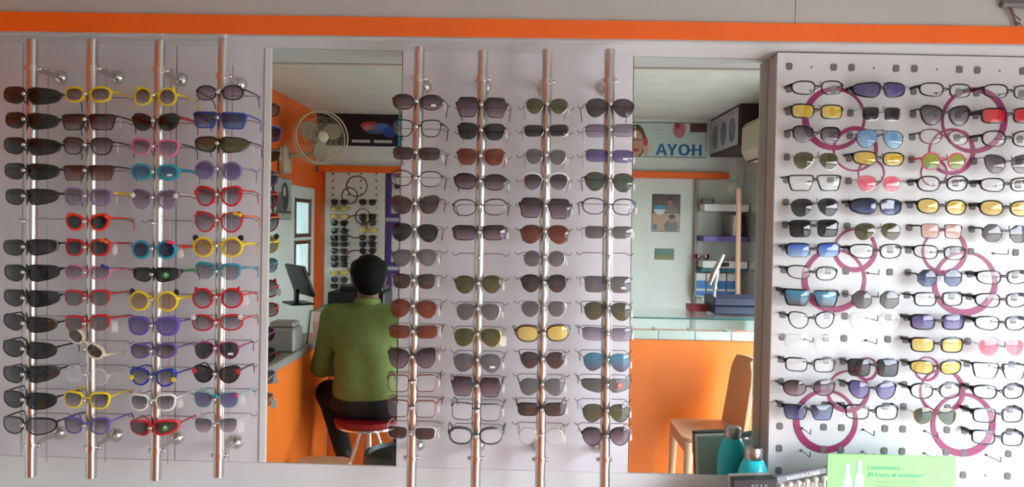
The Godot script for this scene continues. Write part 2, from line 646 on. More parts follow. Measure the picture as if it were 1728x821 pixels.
# spec: "shape|lens|frame|temple|what it looks like|options"
func eyewear(spec: String, where: String, group: String, at: Vector3, jitter := true) -> Node3D:
	var s := spec.split("|")
	var o := parse_opts(s[5] if s.size() > 5 else "")
	var po := {}
	for k in o:
		if k in ["w", "t", "tt", "a", "thin", "half", "side", "len", "drop", "bar"]:
			po[k] = o[k]
	var g := eyewear_parts(s[0], s[1], s[2], po)
	var clear := s[1] == "clear"
	var sun := not clear and s[1] != "yellow" and s[1] != "peach"
	var node := thing("sunglasses" if sun else "eyeglasses", s[4] + where, "sunglasses" if sun else "eyeglasses", at, group)
	var yaw: float = opt(o, "yaw", rng.randf_range(-2.5, 2.5) if jitter else 0.0)
	var roll: float = opt(o, "roll", rng.randf_range(-2.0, 2.0) if jitter else 0.0)
	var pitch: float = opt(o, "pitch", 0.0)
	node.basis = Basis.from_euler(Vector3(deg_to_rad(pitch), deg_to_rad(yaw), deg_to_rad(roll)))
	if o.has("dy"):
		node.position.y += o.dy * 0.001
	if o.has("dx"):
		node.position.x += o.dx * 0.001
	part("frame", g.frame, frame_mat(s[2]), node)
	var lm := pane_mat if clear else lens_mat
	part("lens", g.lens[0], lm, node)
	part("lens", g.lens[1], lm, node)
	var tm := frame_mat(s[3])
	part("temple", g.temple[0], tm, node)
	part("temple", g.temple[1], tm, node)
	var Q := func(x: float, y: float, z: float) -> Vector3:
		var e: float = clampf(absf(x) - g.cx, -0.034, 0.034)
		return Vector3(x, y, z - g.wrap * x * x - g.dish * (e * e + (y - g.cy) * (y - g.cy)))
	for sd in [1.0, -1.0]:
		if o.has("ear"):
			var b := MB.new()
			if o.ear == "ball":
				b.ball(Vector3.ZERO, Vector3(0.0085, 0.0085, 0.003), 12, 6)
			else:
				b.lathe([Vector2(0.0065, -0.004), Vector2(0.0055, 0.002), Vector2(0.003, 0.007), Vector2(0.0, 0.0085)], 10, Transform3D(Basis.from_euler(Vector3(0, 0, -sd * 0.35)) * Basis.from_scale(Vector3(1, 1, 0.4)), Vector3.ZERO))
			part("ear", b, frame_mat("black" if o.ear == "ball" else s[2]), node, Q.call(sd * (g.cx + g.w * (0.46 if o.ear == "ball" else 0.34)), g.cy + g.h * (0.56 if o.ear == "ball" else 0.52), 0.0))
		if o.has("flower"):
			part("flower", flower_mesh(0.0055), frame_mat(o.flower), node, Q.call(sd * (g.cx + g.w * 0.44), g.cy + g.h * opt(o, "fy", 0.28), 0.0035))
		if o.has("dots"):
			var b := MB.new()
			for i in 7:
				var w := PI * (0.08 + 0.14 * i)
				b.ball(Q.call(sd * (g.cx + cos(w) * g.w * 0.5), g.cy + sin(w) * g.h * 0.5, 0.0018), Vector3(0.0017, 0.0017, 0.0012), 6, 4)
			part("dots", b, frame_mat(o.dots), node)
	if o.has("bow"):
		part("bow", bow_mesh(), frame_mat(o.bow), node, Q.call(g.cx + g.w * 0.30, g.cy + g.h * 0.52, 0.004)).rotation.z = -0.3
	if o.has("star"):
		part("star", flower_mesh(0.0055, true), frame_mat(o.star), node, Q.call(g.cx + g.w * 0.42, g.cy + g.h * 0.36, 0.003))
	if o.has("feeler"):
		for sd in [1.0, -1.0]:
			var b := MB.new()
			b.tube([Vector3(0, 0, 0), Vector3(sd * 0.004, 0.009, 0.001), Vector3(sd * 0.009, 0.014, 0.001)], 0.0008, 0.0008, 5)
			b.ball(Vector3(sd * 0.0095, 0.0148, 0.001), Vector3.ONE * 0.0016, 6, 4)
			part("feeler", b, frame_mat("grey"), node, Vector3(0, 0.006, 0.001))
	if o.has("ornament"):
		var b := MB.new()
		b.ball(Vector3.ZERO, Vector3(0.006, 0.006, 0.003), 10, 6)
		part("ornament", b, frame_mat(o.ornament), node, Vector3(0, 0.007, 0.0015))
	if o.has("sticker"):
		var b := MB.new()
		b.box(Vector3.ZERO, Vector3(0.013, 0.0055, 0.0006), 0.0, Basis.from_euler(Vector3(0, atan(2.0 * g.wrap * g.cx), 0)))
		part("sticker", b, mat("paper", Color(0.88, 0.87, 0.84), 0.7), node, Q.call(g.cx + g.w * 0.12, g.cy - g.h * 0.20, 0.0016))
	if o.has("decal"):
		var pl := PackedVector2Array()
		for i in 14:
			pl.append(Vector2.from_angle(TAU * i / 14.0) * 0.0085)
		var b := MB.new()
		b.prism(pl, -0.0003, 0.0003, Transform3D(Basis.from_euler(Vector3(0, atan(2.0 * g.wrap * g.cx), 0)), Vector3.ZERO))
		var dn := part("sticker", b, frame_mat(o.decal), node, Q.call(g.cx, g.cy, 0.0024))
		var b2 := MB.new()
		b2.ball(Vector3.ZERO, Vector3(0.004, 0.003, 0.0005), 8, 4)
		part("print", b2, frame_mat("white"), dn, Vector3(0, 0.001, 0.0006))
	if o.has("tag"):
		var h: Vector3 = g.sides[0]
		part("price_tag", tag_mesh(o.tag if o.tag is String else "loop"), mat("paper", Color(0.88, 0.87, 0.84), 0.7), node, h + Vector3(0.0025, -0.001, -0.012))
	return node

const NTH := ["first", "second", "third", "fourth", "fifth", "sixth", "seventh", "eighth", "ninth", "tenth", "eleventh", "twelfth", "thirteenth", "fourteenth", "fifteenth", "sixteenth", "seventeenth"]

# rod: [top px, top py, bottom px, bottom py, upper mount py, lower mount py, first peg py, last peg py, name]
const RODS := [
	[55, 67, 52, 803, 115, 751, 158, 717, "rod of black wraparounds"],
	[156, 67, 154, 805, 115, 755, 158, 718, "rod next to black wraparounds"],
	[270, 68, 263, 808, 119, 760, 160, 722, "second rod past black wraparounds"],
	[377, 63, 369, 803, 128, 768, 155, 717, "third rod past black wraparounds"],
	[708, 80, 694, 820, 132, 772, 170.5, 731, "fourth rod from chair mirror"],
	[815, 86, 802, 836, 133, 773, 176, 736, "third rod from chair mirror"],
	[924, 84, 911, 838, 138, 775, 175, 734, "second rod from chair mirror"],
	[1029, 84, 1020, 840, 136, 775, 174.5, 735, "rod nearest chair mirror"],
]
const ROD_EYEWEAR := [
	[
		"wrap|black|black|black|black wraparound sunglasses|w=1.05", "wrap|black|black|black|black wraparound sunglasses|", "wrap|black|black|black|black wraparound sunglasses|w=1.05",
		"wrap|black|black|black|black wraparound sunglasses|w=1.02", "wrap|dark|black|black|black wraparound sunglasses|", "",
		"wrap|dark|black|black|black wraparound sunglasses|", "wrap|black|black|black|black wraparound sunglasses|w=1.05", "wrap|black|black|black|black wraparound sunglasses|w=1.05 roll=-1",
		"wrap|dark|black|black|tilted black wraparound sunglasses|w=0.98 roll=-6", "shield|dark|black|black|rounded black shield sunglasses|w=1.02 roll=-4", "wrap|dark|black|black|black wraparound sunglasses|w=1.06 roll=2",
		"shield|dark|black|black|glossy black shield sunglasses|w=1.03 roll=-3", "shield|smoke|black|black|see-through grey shield sunglasses|w=1.06",
	], [
		"oval|fade|yellow|yellow|yellow oval sunglasses|w=0.9 t=3.2", "flat|plum|black|black|black flat-top square sunglasses|w=0.97 t=1.5 tag=loop", "way|fade|brown|brown|dark brown wayfarer sunglasses|w=1.0 tag=loop",
		"flat|tea|brown|brown|brown flat-top shield sunglasses|w=0.97 t=0.8", "way|mauve|lilac|yellow|purple sunglasses with yellow temples|w=0.96 t=2.6 a=4 tag=loop", "cat|black|scarlet|scarlet|orange-red cat-eared sunglasses|w=0.84 t=3.4 ear=cat",
		"way|dark|red|red|red sunglasses with gold bow|w=0.88 t=3.4 ear=cat bow=orange tag=oval", "oval|mauve|pink|pink|pink sunglasses with blue bow|w=0.94 t=1.6 bow=blue", "way|grey|red|red|red half-rim sunglasses|w=0.92 half tt=2.6",
		"way|grey|red|red|red-browed sunglasses with white tag|w=0.94 half tt=3.2 tag=card roll=3", "oval|brown|ivory|ivory|ivory sunglasses hanging askew|w=0.80 t=3.6 a=4.5 roll=-38 dy=14 dx=-4", "round|clear|ghost|ghost|clear transparent glasses|w=0.9 roll=-8",
		"way|fade|yellow|yellow|bright yellow wayfarer sunglasses|w=0.92 t=2.6", "way|fade|purple|purple|purple wayfarer sunglasses|w=0.94 t=2.2",
	], [
		"round|fade|yellow|yellow|yellow round cat-eared sunglasses|w=0.86 t=2.8 ear=cat", "cat|black|brown|red|dark cat-eye sunglasses, red temples|w=0.92 t=2.2 a=4", "way|mauve|pink|grey|pink dotted sunglasses|w=0.94 t=2.6 dots=rose",
		"oval|teal|teal|teal|teal sunglasses with white sticker|w=0.9 t=3.6 a=4 sticker", "bfly|mauve|lilac|white|lilac sunglasses with white trim|w=0.86 t=2.2 flower=white", "",
		"round|cobalt|teal|scarlet|turquoise sunglasses with pink bow|w=0.86 t=3.8 bow=rose a=4 tag=oval", "wrap|black|black|green|black sunglasses with green sticker|w=0.88 decal=green a=4", "round|amber|yellow|yellow|yellow round mouse-eared sunglasses|w=0.98 t=3.2 ear=ball a=4",
		"way|violet|purple|purple|thick purple sunglasses|w=0.96 t=4.0", "oval|plum|purple|purple|dark purple oval sunglasses|w=0.92 t=2.4", "cat|fade|blue|blue|blue sunglasses with yellow flowers|w=0.90 t=3.2 ear=cat flower=yellow fy=-0.05",
		"way|fade|white|white|white sunglasses with oval tag|w=0.92 t=2.8 tag=oval", "wrap|brown|red|red|red sunglasses with green sticker|w=0.86 t=3.2 decal=green",
	], [
		"oval|mauve|black|black|black oval sunglasses|w=0.95 t=1.6 ornament=silver", "flat|navy|royal|royal|blue flat-top square sunglasses|w=0.95 t=2.2", "wrap|olive|black|grey|dark olive wraparound sunglasses|w=0.98 tag=loop",
		"round|violet|lilac|lilac|lilac translucent round sunglasses|w=0.94 t=2.6", "bfly|fade|red|red|red petal-shaped sunglasses|w=0.84 t=3.2 flower=red", "bfly|mauve|red|orange|red sunglasses with yellow bow|w=0.92 t=2.2 bow=yellow ear=cat",
		"round|amber|yellow|yellow|yellow mouse-eared round sunglasses|w=0.98 t=3.2 ear=ball a=4", "way|mauve|teal|teal|teal dotted sunglasses with feelers|w=0.95 half tt=3.4 dots=mint feeler", "round|fade|red|red|red cat-eared round sunglasses|w=1.0 t=3.2 ear=cat tag=oval",
		"oval|fade|red|red|red sunglasses with white flowers|w=1.0 t=2.6 flower=white fy=0.4", "avi|dark|magenta|magenta|dark sunglasses with magenta bridge|w=0.93 t=0.9 sticker", "cat|dark|black|black|black cat-eye sunglasses, red flower|w=0.92 t=2.4 flower=red",
		"way|violet|mint|mint|mint sunglasses with pink star|w=0.95 t=1.6 star=rose ornament=teal tag=oval", "way|fade|ghost|ghost|rimless grey sunglasses, paper tag|w=0.92 t=1 tag=card",
	], [
		"oval|plum|brown|brown|dark plum oval sunglasses|w=1.0 t=1.6 tag=loop sticker", "way|clear|black|black|black-rimmed clear glasses|w=1.02 t=1.4", "rect|brown|gun|gun|dark brown rimless sunglasses|w=0.98 tag=loop",
		"oval|clear|brown|brown|dark-rimmed clear oval glasses|w=1.05 t=1.4", "cat|brown|tort|tort|brown cat-eye sunglasses|w=1.0 t=1.8", "avi|dark|gun|gun|dark grey aviator sunglasses|w=1.0",
		"avi|grey|gun|silver|brownish grey aviator sunglasses|w=0.94 tag=loop", "way|brown|gun|silver|small brown rounded sunglasses|w=0.94 tag=loop", "avi|rust|brown|brown|rust-brown aviator sunglasses|w=1.0 thin tag=loop",
		"rect|rust|brown|brown|rust-brown rectangular sunglasses|w=1.02 thin tag=loop", "bfly|plum|brown|gold|large plum butterfly sunglasses|w=0.95 t=1.2 tag=loop", "square|clear|rust|brown|brown square clear glasses|w=1.02 t=1.0 tag=loop",
		"square|clear|rust|rust|brown thin-rimmed clear glasses|w=1.02 t=1.0 tag=loop", "rect|brown|ghost|ghost|clear-framed dark rectangular sunglasses|w=0.96 t=2.2 tag=loop",
	], [
		"hex|plum|brown|brown|plum hexagonal sunglasses|w=0.98 t=1.2", "way|dark|black|gold|dark wayfarer sunglasses|w=1.0 t=1.0 tag=loop", "way|rust|rust|gold|reddish brown wayfarer sunglasses|w=1.0 t=0.9 tag=loop",
		"oval|plum|black|black|black oval gradient sunglasses|w=1.06 t=1.5 tag=loop", "oval|clear|tort|tort|dark tortoiseshell clear glasses|w=1.08 t=1.7", "rect|plum|black|black|black rectangular gradient sunglasses|w=1.06 t=1.5 tag=loop",
		"", "panto|olive|tort|tort|olive rounded sunglasses|w=1.02 t=1.1 tag=loop", "avi|grey|silver|silver|grey aviator, clear rims|w=0.95 tag=loop",
		"avi|olive|gold|gold|olive aviator sunglasses|w=1.02 tag=card", "avi|grey|gun|gun|grey aviator sunglasses|w=1.02 tag=loop sticker", "hex|plum|brown|brown|plum hexagonal sunglasses|w=0.98 t=1.0 tag=loop",
		"square|clear|grey|grey|grey thin square clear glasses|w=1.04 t=1.0 bar tag=loop", "oval|clear|grey|grey|thick grey clear glasses|w=1.05 t=2.8 tt=2.5 a=4",
	], [
		"panto|olive|silver|silver|olive-grey round sunglasses|w=0.94 tag=loop", "rect|dark|silver|silver|small dark green rectangular sunglasses|w=0.92 t=0.6", "panto|grey|silver|silver|grey round sunglasses|w=0.92 tag=loop",
		"panto|plum|white|silver|white-browed plum sunglasses|w=1.0 t=0.8 tt=3.2 half tag=loop", "hex|plum|brown|brown|plum hexagonal sunglasses|w=0.98 t=1.3 tag=loop", "avi|rust|tort|tort|rust-brown aviator sunglasses|w=1.0 t=1.0",
		"round|grey|silver|silver|small grey-green round sunglasses|w=0.92 tag=loop", "panto|brown|black|black|dark brown half-rim sunglasses|w=1.0 t=0.9 tt=1.6", "panto|grey|ghost|ghost|grey round sunglasses, clear frame|w=0.98 t=1.6",
		"oval|yellow|tort|tort|yellow night-driving glasses|w=1.05 t=2.4 tt=2", "panto|brown|gun|gun|brown round sunglasses|w=1.0 tag=loop", "avi|grey|gun|gun|dark grey aviator sunglasses|w=0.95 tag=loop",
		"rect|brown|black|tort|dark brown rectangular sunglasses|w=0.98 t=0.9 tag=loop", "round|clear|gold|silver|thin gold-rimmed round clear glasses|w=1.0 t=0.6 tag=loop",
	], [
		"avi|brown|gun|gun|dark brown aviator sunglasses|w=1.02", "rect|mauve|gun|silver|mauve rimless rectangular sunglasses|w=1.0 t=0.5 tag=loop", "rect|violet|gun|silver|violet rimless rectangular sunglasses|w=0.98 t=0.5 sticker tag=loop",
		"panto|green|tort|tort|green round sunglasses, dark rims|w=1.04 t=1.4 tag=loop", "oval|clear|grey|grey|dark grey clear oval glasses|w=1.06 t=1.7 tag=loop", "rect|grey|silver|silver|grey rectangular sunglasses|w=0.98 tag=loop",
		"", "square|grey|gun|silver|grey-brown square sunglasses|w=1.0 t=0.6 sticker", "avi|olive|gun|gun|olive rounded aviator sunglasses|w=1.0 tag=loop",
		"rect|mauve|gun|gun|mauve-grey rectangular sunglasses|w=1.04 t=0.5 tag=loop", "avi|flash|gun|gun|blue-flash mirrored sunglasses|w=1.0 tag=loop", "wrap|grey|gun|gun|grey wraparound, red sticker|w=0.96 t=0.6 decal=scarlet",
		"avi|olive|gun|silver|olive aviator sunglasses|w=1.02 tag=loop", "panto|plum|brown|gold|plum gradient round sunglasses|w=1.06 t=1.0 tt=1.4 tag=loop",
	],
]
const PANEL_NAMES := ["panel column nearest chair mirror", "second panel column from chair mirror", "third panel column from chair mirror", "fourth panel column from chair mirror"]
const PANEL_EYEWEAR := [
	[
		"sport|clear|black|black|black-rimmed clear oval glasses|t=1.7 a=4", "rect|yellow|black|black|yellow-lens rectangular glasses|t=1.8 a=4", "way|fade|black|black|grey gradient browline sunglasses|w=0.98 half tt=2 a=3",
		"avi|olive|silver|silver|olive aviator sunglasses|w=0.95", "flat|clear|black|black|black flat-top clear glasses|w=0.97 t=1.7", "avi|dark|gun|gun|dark grey aviator sunglasses|w=1.0",
		"square|black|black|black|black angular double-bridge sunglasses|w=1.0 t=1.4 bar", "rect|azure|black|black|blue gradient rectangular sunglasses|w=1.04 t=2.2 half a=4", "sport|clear|black|black|black-rimmed clear oval glasses|t=1.6 a=4",
		"flat|flash|black|black|grey square mirrored shield|w=1.0 t=2.0 a=6", "cat|clear|black|black|black-rimmed clear cat-eye glasses|w=0.96 t=1.4 a=3", "rect|clear|ghost|ghost|fully transparent rectangular glasses|w=1.0 t=2.2 a=3",
		"rect|clear|black|black|black-rimmed clear rectangular glasses|w=0.98 t=1.6 a=4", "oval|plum|brown|brown|plum gradient oval sunglasses|w=1.06 t=1.6 a=3", "flat|navy|black|black|navy flat-top square sunglasses|w=0.95 t=1.0 a=4",
	], [
		"wrap|violet|black|black|dark violet wraparound sunglasses|w=0.95 a=4", "square|dark|silver|silver|black rimless square sunglasses|w=0.82 t=0.5", "avi|sky|gun|gun|light blue double-bridge aviators|w=1.0 t=1.0 bar",
		"sport|yellow|black|black|yellow-lens wraparound glasses|w=1.02 t=1.6 a=4", "panto|pink|silver|silver|pink rimless sunglasses|w=0.98 t=0.4", "shield|navy|black|black|navy gradient oval sunglasses|w=0.98 a=4",
		"avi|olive|silver|silver|olive rimless aviator sunglasses|w=0.98 t=0.4", "sport|clear|black|black|black-rimmed clear oval glasses|w=1.06 t=1.6 a=3.5", "",
		"oct|grey|gun|gun|grey octagonal sunglasses|w=0.98 t=1.2", "way|clear|ghost|ghost|transparent wayfarer glasses|w=1.0 t=2.6 a=3", "",
		"square|dark|black|black|dark grey square sunglasses|w=1.04 t=1.2", "cat|violet|black|black|violet gradient cat-eye sunglasses|w=1.0 t=1.3 a=3", "rect|clear|black|black|black-rimmed clear angular glasses|w=1.04 t=1.4 a=4",
	], [
		"sport|clear|black|black|black-rimmed clear sport glasses|w=1.0 t=1.6 a=4", "bfly|fade|black|black|large grey gradient oval sunglasses|w=0.92 t=1.8", "oval|clear|rust|brown|thin brown-rimmed clear glasses|w=1.0 t=1.0",
		"round|mirror|rose|rose|pink-framed gold mirrored sunglasses|w=0.95 t=1.2 a=2.6", "oval|clear|black|black|black-rimmed clear oval glasses|w=1.0 t=1.8 a=4", "oval|yellow|black|black|yellow-lens oval glasses|w=1.0 t=1.7 a=4",
		"square|peach|gun|gun|square peach-lens glasses|w=0.86 t=1.2 a=2.4", "sport|clear|black|black|black-rimmed clear sport glasses|w=1.02 t=1.4 a=4", "oct|navy|gun|gun|blue gradient octagonal sunglasses|w=0.94 t=1.0 a=2.4",
		"rect|clear|black|black|black-rimmed clear rectangular glasses|w=0.98 t=1.6 a=3", "rect|violet|black|black|bold violet gradient sunglasses|w=1.04 t=2.4 a=5", "rect|yellow|black|black|yellow-lens wraparound glasses|w=1.02 t=2.0 a=5",
		"sport|yellow|black|black|yellow-lens pointed glasses|w=1.0 t=1.6 a=4", "oval|clear|black|black|black-rimmed clear oval glasses|w=1.02 t=1.7 a=4", "avi|green|gold|gold|gold-rimmed green aviator sunglasses|w=0.92 t=0.7",
	], [
		"sport|clear|black|black|black-rimmed clear sport glasses|w=1.0 t=1.6 a=4", "rect|red|black|black|red-lens wraparound sunglasses|w=1.06 t=2.0 a=6", "oval|clear|black|black|black-rimmed clear oval glasses|w=1.04 t=1.8 a=3.5",
		"bfly|fade|gun|gun|large grey gradient oval sunglasses|w=0.90 t=1.2", "sport|clear|black|black|black-rimmed clear sport glasses|w=1.0 t=1.5 a=5", "oval|yellow|black|black|yellow-lens bold oval glasses|w=1.02 t=1.7 a=5",
		"oct|grey|gun|gun|grey-green octagonal sunglasses|w=0.98 t=1.0 a=2.4", "", "sport|clear|black|black|black-rimmed clear sport glasses|w=1.02 t=1.4 a=5",
		"sport|clear|black|black|black-rimmed clear sport glasses|w=1.06 t=1.4 a=4", "sport|clear|black|black|black-rimmed clear sport glasses|w=1.04 t=1.4 a=5", "panto|pink|ghost|ghost|pink-lens clear-framed sunglasses|w=1.0 t=1.4",
		"flat|clear|black|black|black flat-top clear glasses|w=1.0 t=1.2 half", "sport|clear|black|black|black-rimmed clear sport glasses|w=1.0 t=1.8 a=5", "rect|clear|black|black|bold black rectangular clear glasses|w=1.02 t=1.6 a=5.5",
		"rect|clear|black|black|bold black rectangular clear glasses|w=1.0 t=1.6 a=5.5",
	],
]


# ---------------------------------------------------------------- helpers for the wall
func slab_px(b: MB, tl: Vector2, tr: Vector2, br: Vector2, bl: Vector2, z: float, thick: float) -> void:
	var f := [W(bl.x, bl.y, z), W(br.x, br.y, z), W(tr.x, tr.y, z), W(tl.x, tl.y, z)]
	var k := []
	for p in f:
		k.append(p + Vector3(0, 0, -thick))
	b.slab(f, k)

func crescent(px: float, py: float, r: float, thick: float, lean: float, z: float) -> MB:
	var b := MB.new()
	var mid := W(px, py, PANEL_Z)
	var rr := r * (EYE.z - PANEL_Z) / F
	var th := thick * (EYE.z - PANEL_Z) / F
	var off := Vector2.from_angle(lean) * th * 0.42
	var from := b.v.size()
	b.sm = -1
	for i in 56:
		var q := []
		for e in [i, i + 1]:
			var u := Vector2.from_angle(TAU * e / 56.0)
			q.append(mid + Vector3(u.x * rr, u.y * rr, z))
			q.append(mid + Vector3(u.x * (rr - th) - off.x, u.y * (rr - th) - off.y, z))
		var d := Vector3(0, 0, -0.0004)
		b.quad(q[0], q[2], q[3], q[1])
		b.quad(q[2] + d, q[0] + d, q[1] + d, q[3] + d)
		b.quad(q[0] + d, q[2] + d, q[2], q[0])
		b.quad(q[1], q[3], q[3] + d, q[1] + d)
	b.fix(from)
	return b

func round_rect(w: float, h: float, r: float, seg := 3) -> PackedVector2Array:
	var pl := PackedVector2Array()
	for c in 4:
		var mid := Vector2(w / 2 - r, h / 2 - r) * Vector2([1, -1, -1, 1][c], [1, 1, -1, -1][c])
		for i in seg + 1:
			pl.append(mid + Vector2.from_angle(PI / 2 * c + PI / 2 * i / seg) * r)
	return pl

func lettering(text: String, height: float, material: Material, parent: Node3D, at: Vector3, turn := Vector3.ZERO, serif := false, depth := 0.001, weight := 700, left := false) -> MeshInstance3D:
	var t := TextMesh.new()
	var f := SystemFont.new()
	f.font_names = PackedStringArray(["Droid Serif" if serif else "Droid Sans"])
	f.font_weight = weight
	t.font = f
	t.text = text
	t.font_size = 64
	t.pixel_size = height / 46.0
	t.depth = depth
	t.curve_step = 2.0
	var o := part("lettering", t, material, parent, at)
	o.rotation = turn
	if left:
		t.horizontal_alignment = HORIZONTAL_ALIGNMENT_LEFT
	return o

func board(called: String, label: String, category: String, mid: Vector3, size: Vector2, print_mat: Material, turn: float, parent: Node3D = null, edge: Material = null) -> Node3D:
	var o: Node3D
	if parent == null:
		o = thing(called, label, category, mid)
	else:
		o = Node3D.new()
		o.name = called
		parent.add_child(o, true)
		o.position = mid
	o.rotation.y = turn
	var b := MB.new()
	b.box(Vector3(0, 0, -0.006), Vector3(size.x, size.y, 0.010))
	part("backing", b, edge if edge else mat("board edge", Color(0.2, 0.18, 0.18), 0.6), o)
	var q := QuadMesh.new()
	q.size = size - Vector2(0.008, 0.008)
	part("print", q, print_mat, o, Vector3(0, 0, 0.0004))
	return o


# ---------------------------------------------------------------- bodies as fields
func nets(bones: Array, k: float, cell: float) -> ArrayMesh:
	var lo := Vector3.ONE * 1e9
	var hi := -lo
	for b in bones:
		for e in 2:
			lo = lo.min(b[e] - Vector3.ONE * (b[2 + e] + k + cell * 3))
			hi = hi.max(b[e] + Vector3.ONE * (b[2 + e] + k + cell * 3))
	var dim := Vector3i(((hi - lo) / cell).ceil()) + Vector3i.ONE
	var nx := dim.x
	var nxy := dim.x * dim.y
	var f := PackedFloat32Array()
	f.resize(nxy * dim.z)
	f.fill(1.0)
	for b in bones:
		var a: Vector3 = b[0]
		var d: Vector3 = b[1] - a
		var ra: float = b[2]
		var rd: float = b[3] - ra
		var dd := maxf(d.length_squared(), 1e-9)
		var reach := maxf(b[2], b[3]) + k + cell * 2.5
		var l := ((a.min(b[1]) - Vector3.ONE * reach - lo) / cell).floor()
		var h := ((a.max(b[1]) + Vector3.ONE * reach - lo) / cell).ceil()
		for z in range(maxi(0, int(l.z)), mini(dim.z, int(h.z) + 1)):
			for y in range(maxi(0, int(l.y)), mini(dim.y, int(h.y) + 1)):
				for x in range(maxi(0, int(l.x)), mini(dim.x, int(h.x) + 1)):
					var p := lo + Vector3(x, y, z) * cell
					var t := clampf((p - a).dot(d) / dd, 0.0, 1.0)
					var v := (p - a - d * t).length() - (ra + rd * t)
					var i := x + y * nx + z * nxy
					var o := f[i]
					var g := maxf(k - absf(o - v), 0.0) / k
					f[i] = minf(o, v) - g * g * k * 0.25
	var st := SurfaceTool.new()
	st.begin(Mesh.PRIMITIVE_TRIANGLES)
	st.set_smooth_group(0)
	var at := {}
	var count := 0
	var offs := [0, 1, nx, nx + 1, nxy, nxy + 1, nxy + nx, nxy + nx + 1]
	var corner := [Vector3(0, 0, 0), Vector3(1, 0, 0), Vector3(0, 1, 0), Vector3(1, 1, 0), Vector3(0, 0, 1), Vector3(1, 0, 1), Vector3(0, 1, 1), Vector3(1, 1, 1)]
	var edges := [[0, 1], [2, 3], [4, 5], [6, 7], [0, 2], [1, 3], [4, 6], [5, 7], [0, 4], [1, 5], [2, 6], [3, 7]]
	var pts := PackedVector3Array()
	for z in dim.z - 1:
		for y in dim.y - 1:
			var row := y * nx + z * nxy
			for x in dim.x - 1:
				var i := row + x
				if absf(f[i]) > cell * 2.0:
					continue
				var inside := 0
				for c in 8:
					if f[i + offs[c]] < 0.0:
						inside += 1
				if inside == 0 or inside == 8:
					continue
				var sum := Vector3.ZERO
				var n := 0
				for e in edges:
					var va := f[i + offs[e[0]]]
					var vb := f[i + offs[e[1]]]
					if (va < 0.0) != (vb < 0.0):
						sum += corner[e[0]].lerp(corner[e[1]], va / (va - vb))
						n += 1
				at[i] = count
				count += 1
				pts.append(lo + (Vector3(x, y, z) + sum / n) * cell)
	for p in pts:
		st.add_vertex(p)
	var steps := [1, nx, nxy]
	for i in at:
		for ax in 3:
			var s0: int = steps[ax]
			var u: int = steps[(ax + 1) % 3]
			var w: int = steps[(ax + 2) % 3]
			if (f[i] < 0.0) == (f[i + s0] < 0.0):
				continue
			if not (at.has(i - u) and at.has(i - w) and at.has(i - u - w)):
				continue
			var q := [at[i], at[i - u], at[i - u - w], at[i - w]]
			if f[i] < 0.0:
				q = [at[i], at[i - w], at[i - u - w], at[i - u]]
			for e in [0, 1, 2, 0, 2, 3]:
				st.add_index(q[e])
	st.generate_normals()
	return st.commit()


# ---------------------------------------------------------------- scene
func _ready() -> void:
	rng.seed = 20240615
	camera_and_light()
	make_materials()
	shell()
	mirrors_and_boards()
	rods()
	slotted_panel()
	ledge_goods()
	room_structure_reflected()
	counters()
	far_display()
	shelf_goods()
	fan()
	seats()
	seated_person()

func camera_and_light() -> void:
	view = Basis(Vector3.UP, deg_to_rad(0.75)) * Basis(Vector3.RIGHT, deg_to_rad(-1.45)) * Basis(Vector3.BACK, deg_to_rad(1.1))
	var cam := Camera3D.new()
	cam.name = "camera"
	cam.fov = rad_to_deg(2.0 * atan(410.5 / F))
	cam.near = 0.03
	cam.far = 200.0
	cam.transform = Transform3D(view, EYE)
	add_child(cam)
	cam.current = true
	var sky := ProceduralSkyMaterial.new()
	sky.sky_top_color = Color(0.74, 0.82, 0.92)
	sky.sky_horizon_color = Color(0.93, 0.94, 0.95)
	sky.ground_bottom_color = Color(0.5, 0.48, 0.45)
	sky.ground_horizon_color = Color(0.7, 0.68, 0.65)
	sky.sky_energy_multiplier = 2.9
	sky.ground_energy_multiplier = 1.2
	var env := Environment.new()
	env.background_mode = Environment.BG_SKY
	env.sky = Sky.new()
	env.sky.sky_material = sky
	env.tonemap_mode = Environment.TONE_MAPPER_LINEAR
	env.tonemap_exposure = 1.85
	env.sdfgi_enabled = true
	env.ssao_enabled = true
	env.ssil_enabled = true
	var we := WorldEnvironment.new()
	we.name = "environment"
	we.environment = env
	add_child(we)
	var sun := DirectionalLight3D.new()
	sun.name = "sun"
	sun.light_color = Color(1.0, 0.96, 0.90)
	sun.light_energy = 2.2
	sun.light_angular_distance = 1.5
	sun.shadow_enabled = true
	add_child(sun)
	sun.look_at_from_position(Vector3.ZERO, Vector3(0.10, -0.90, 0.42), Vector3.RIGHT)

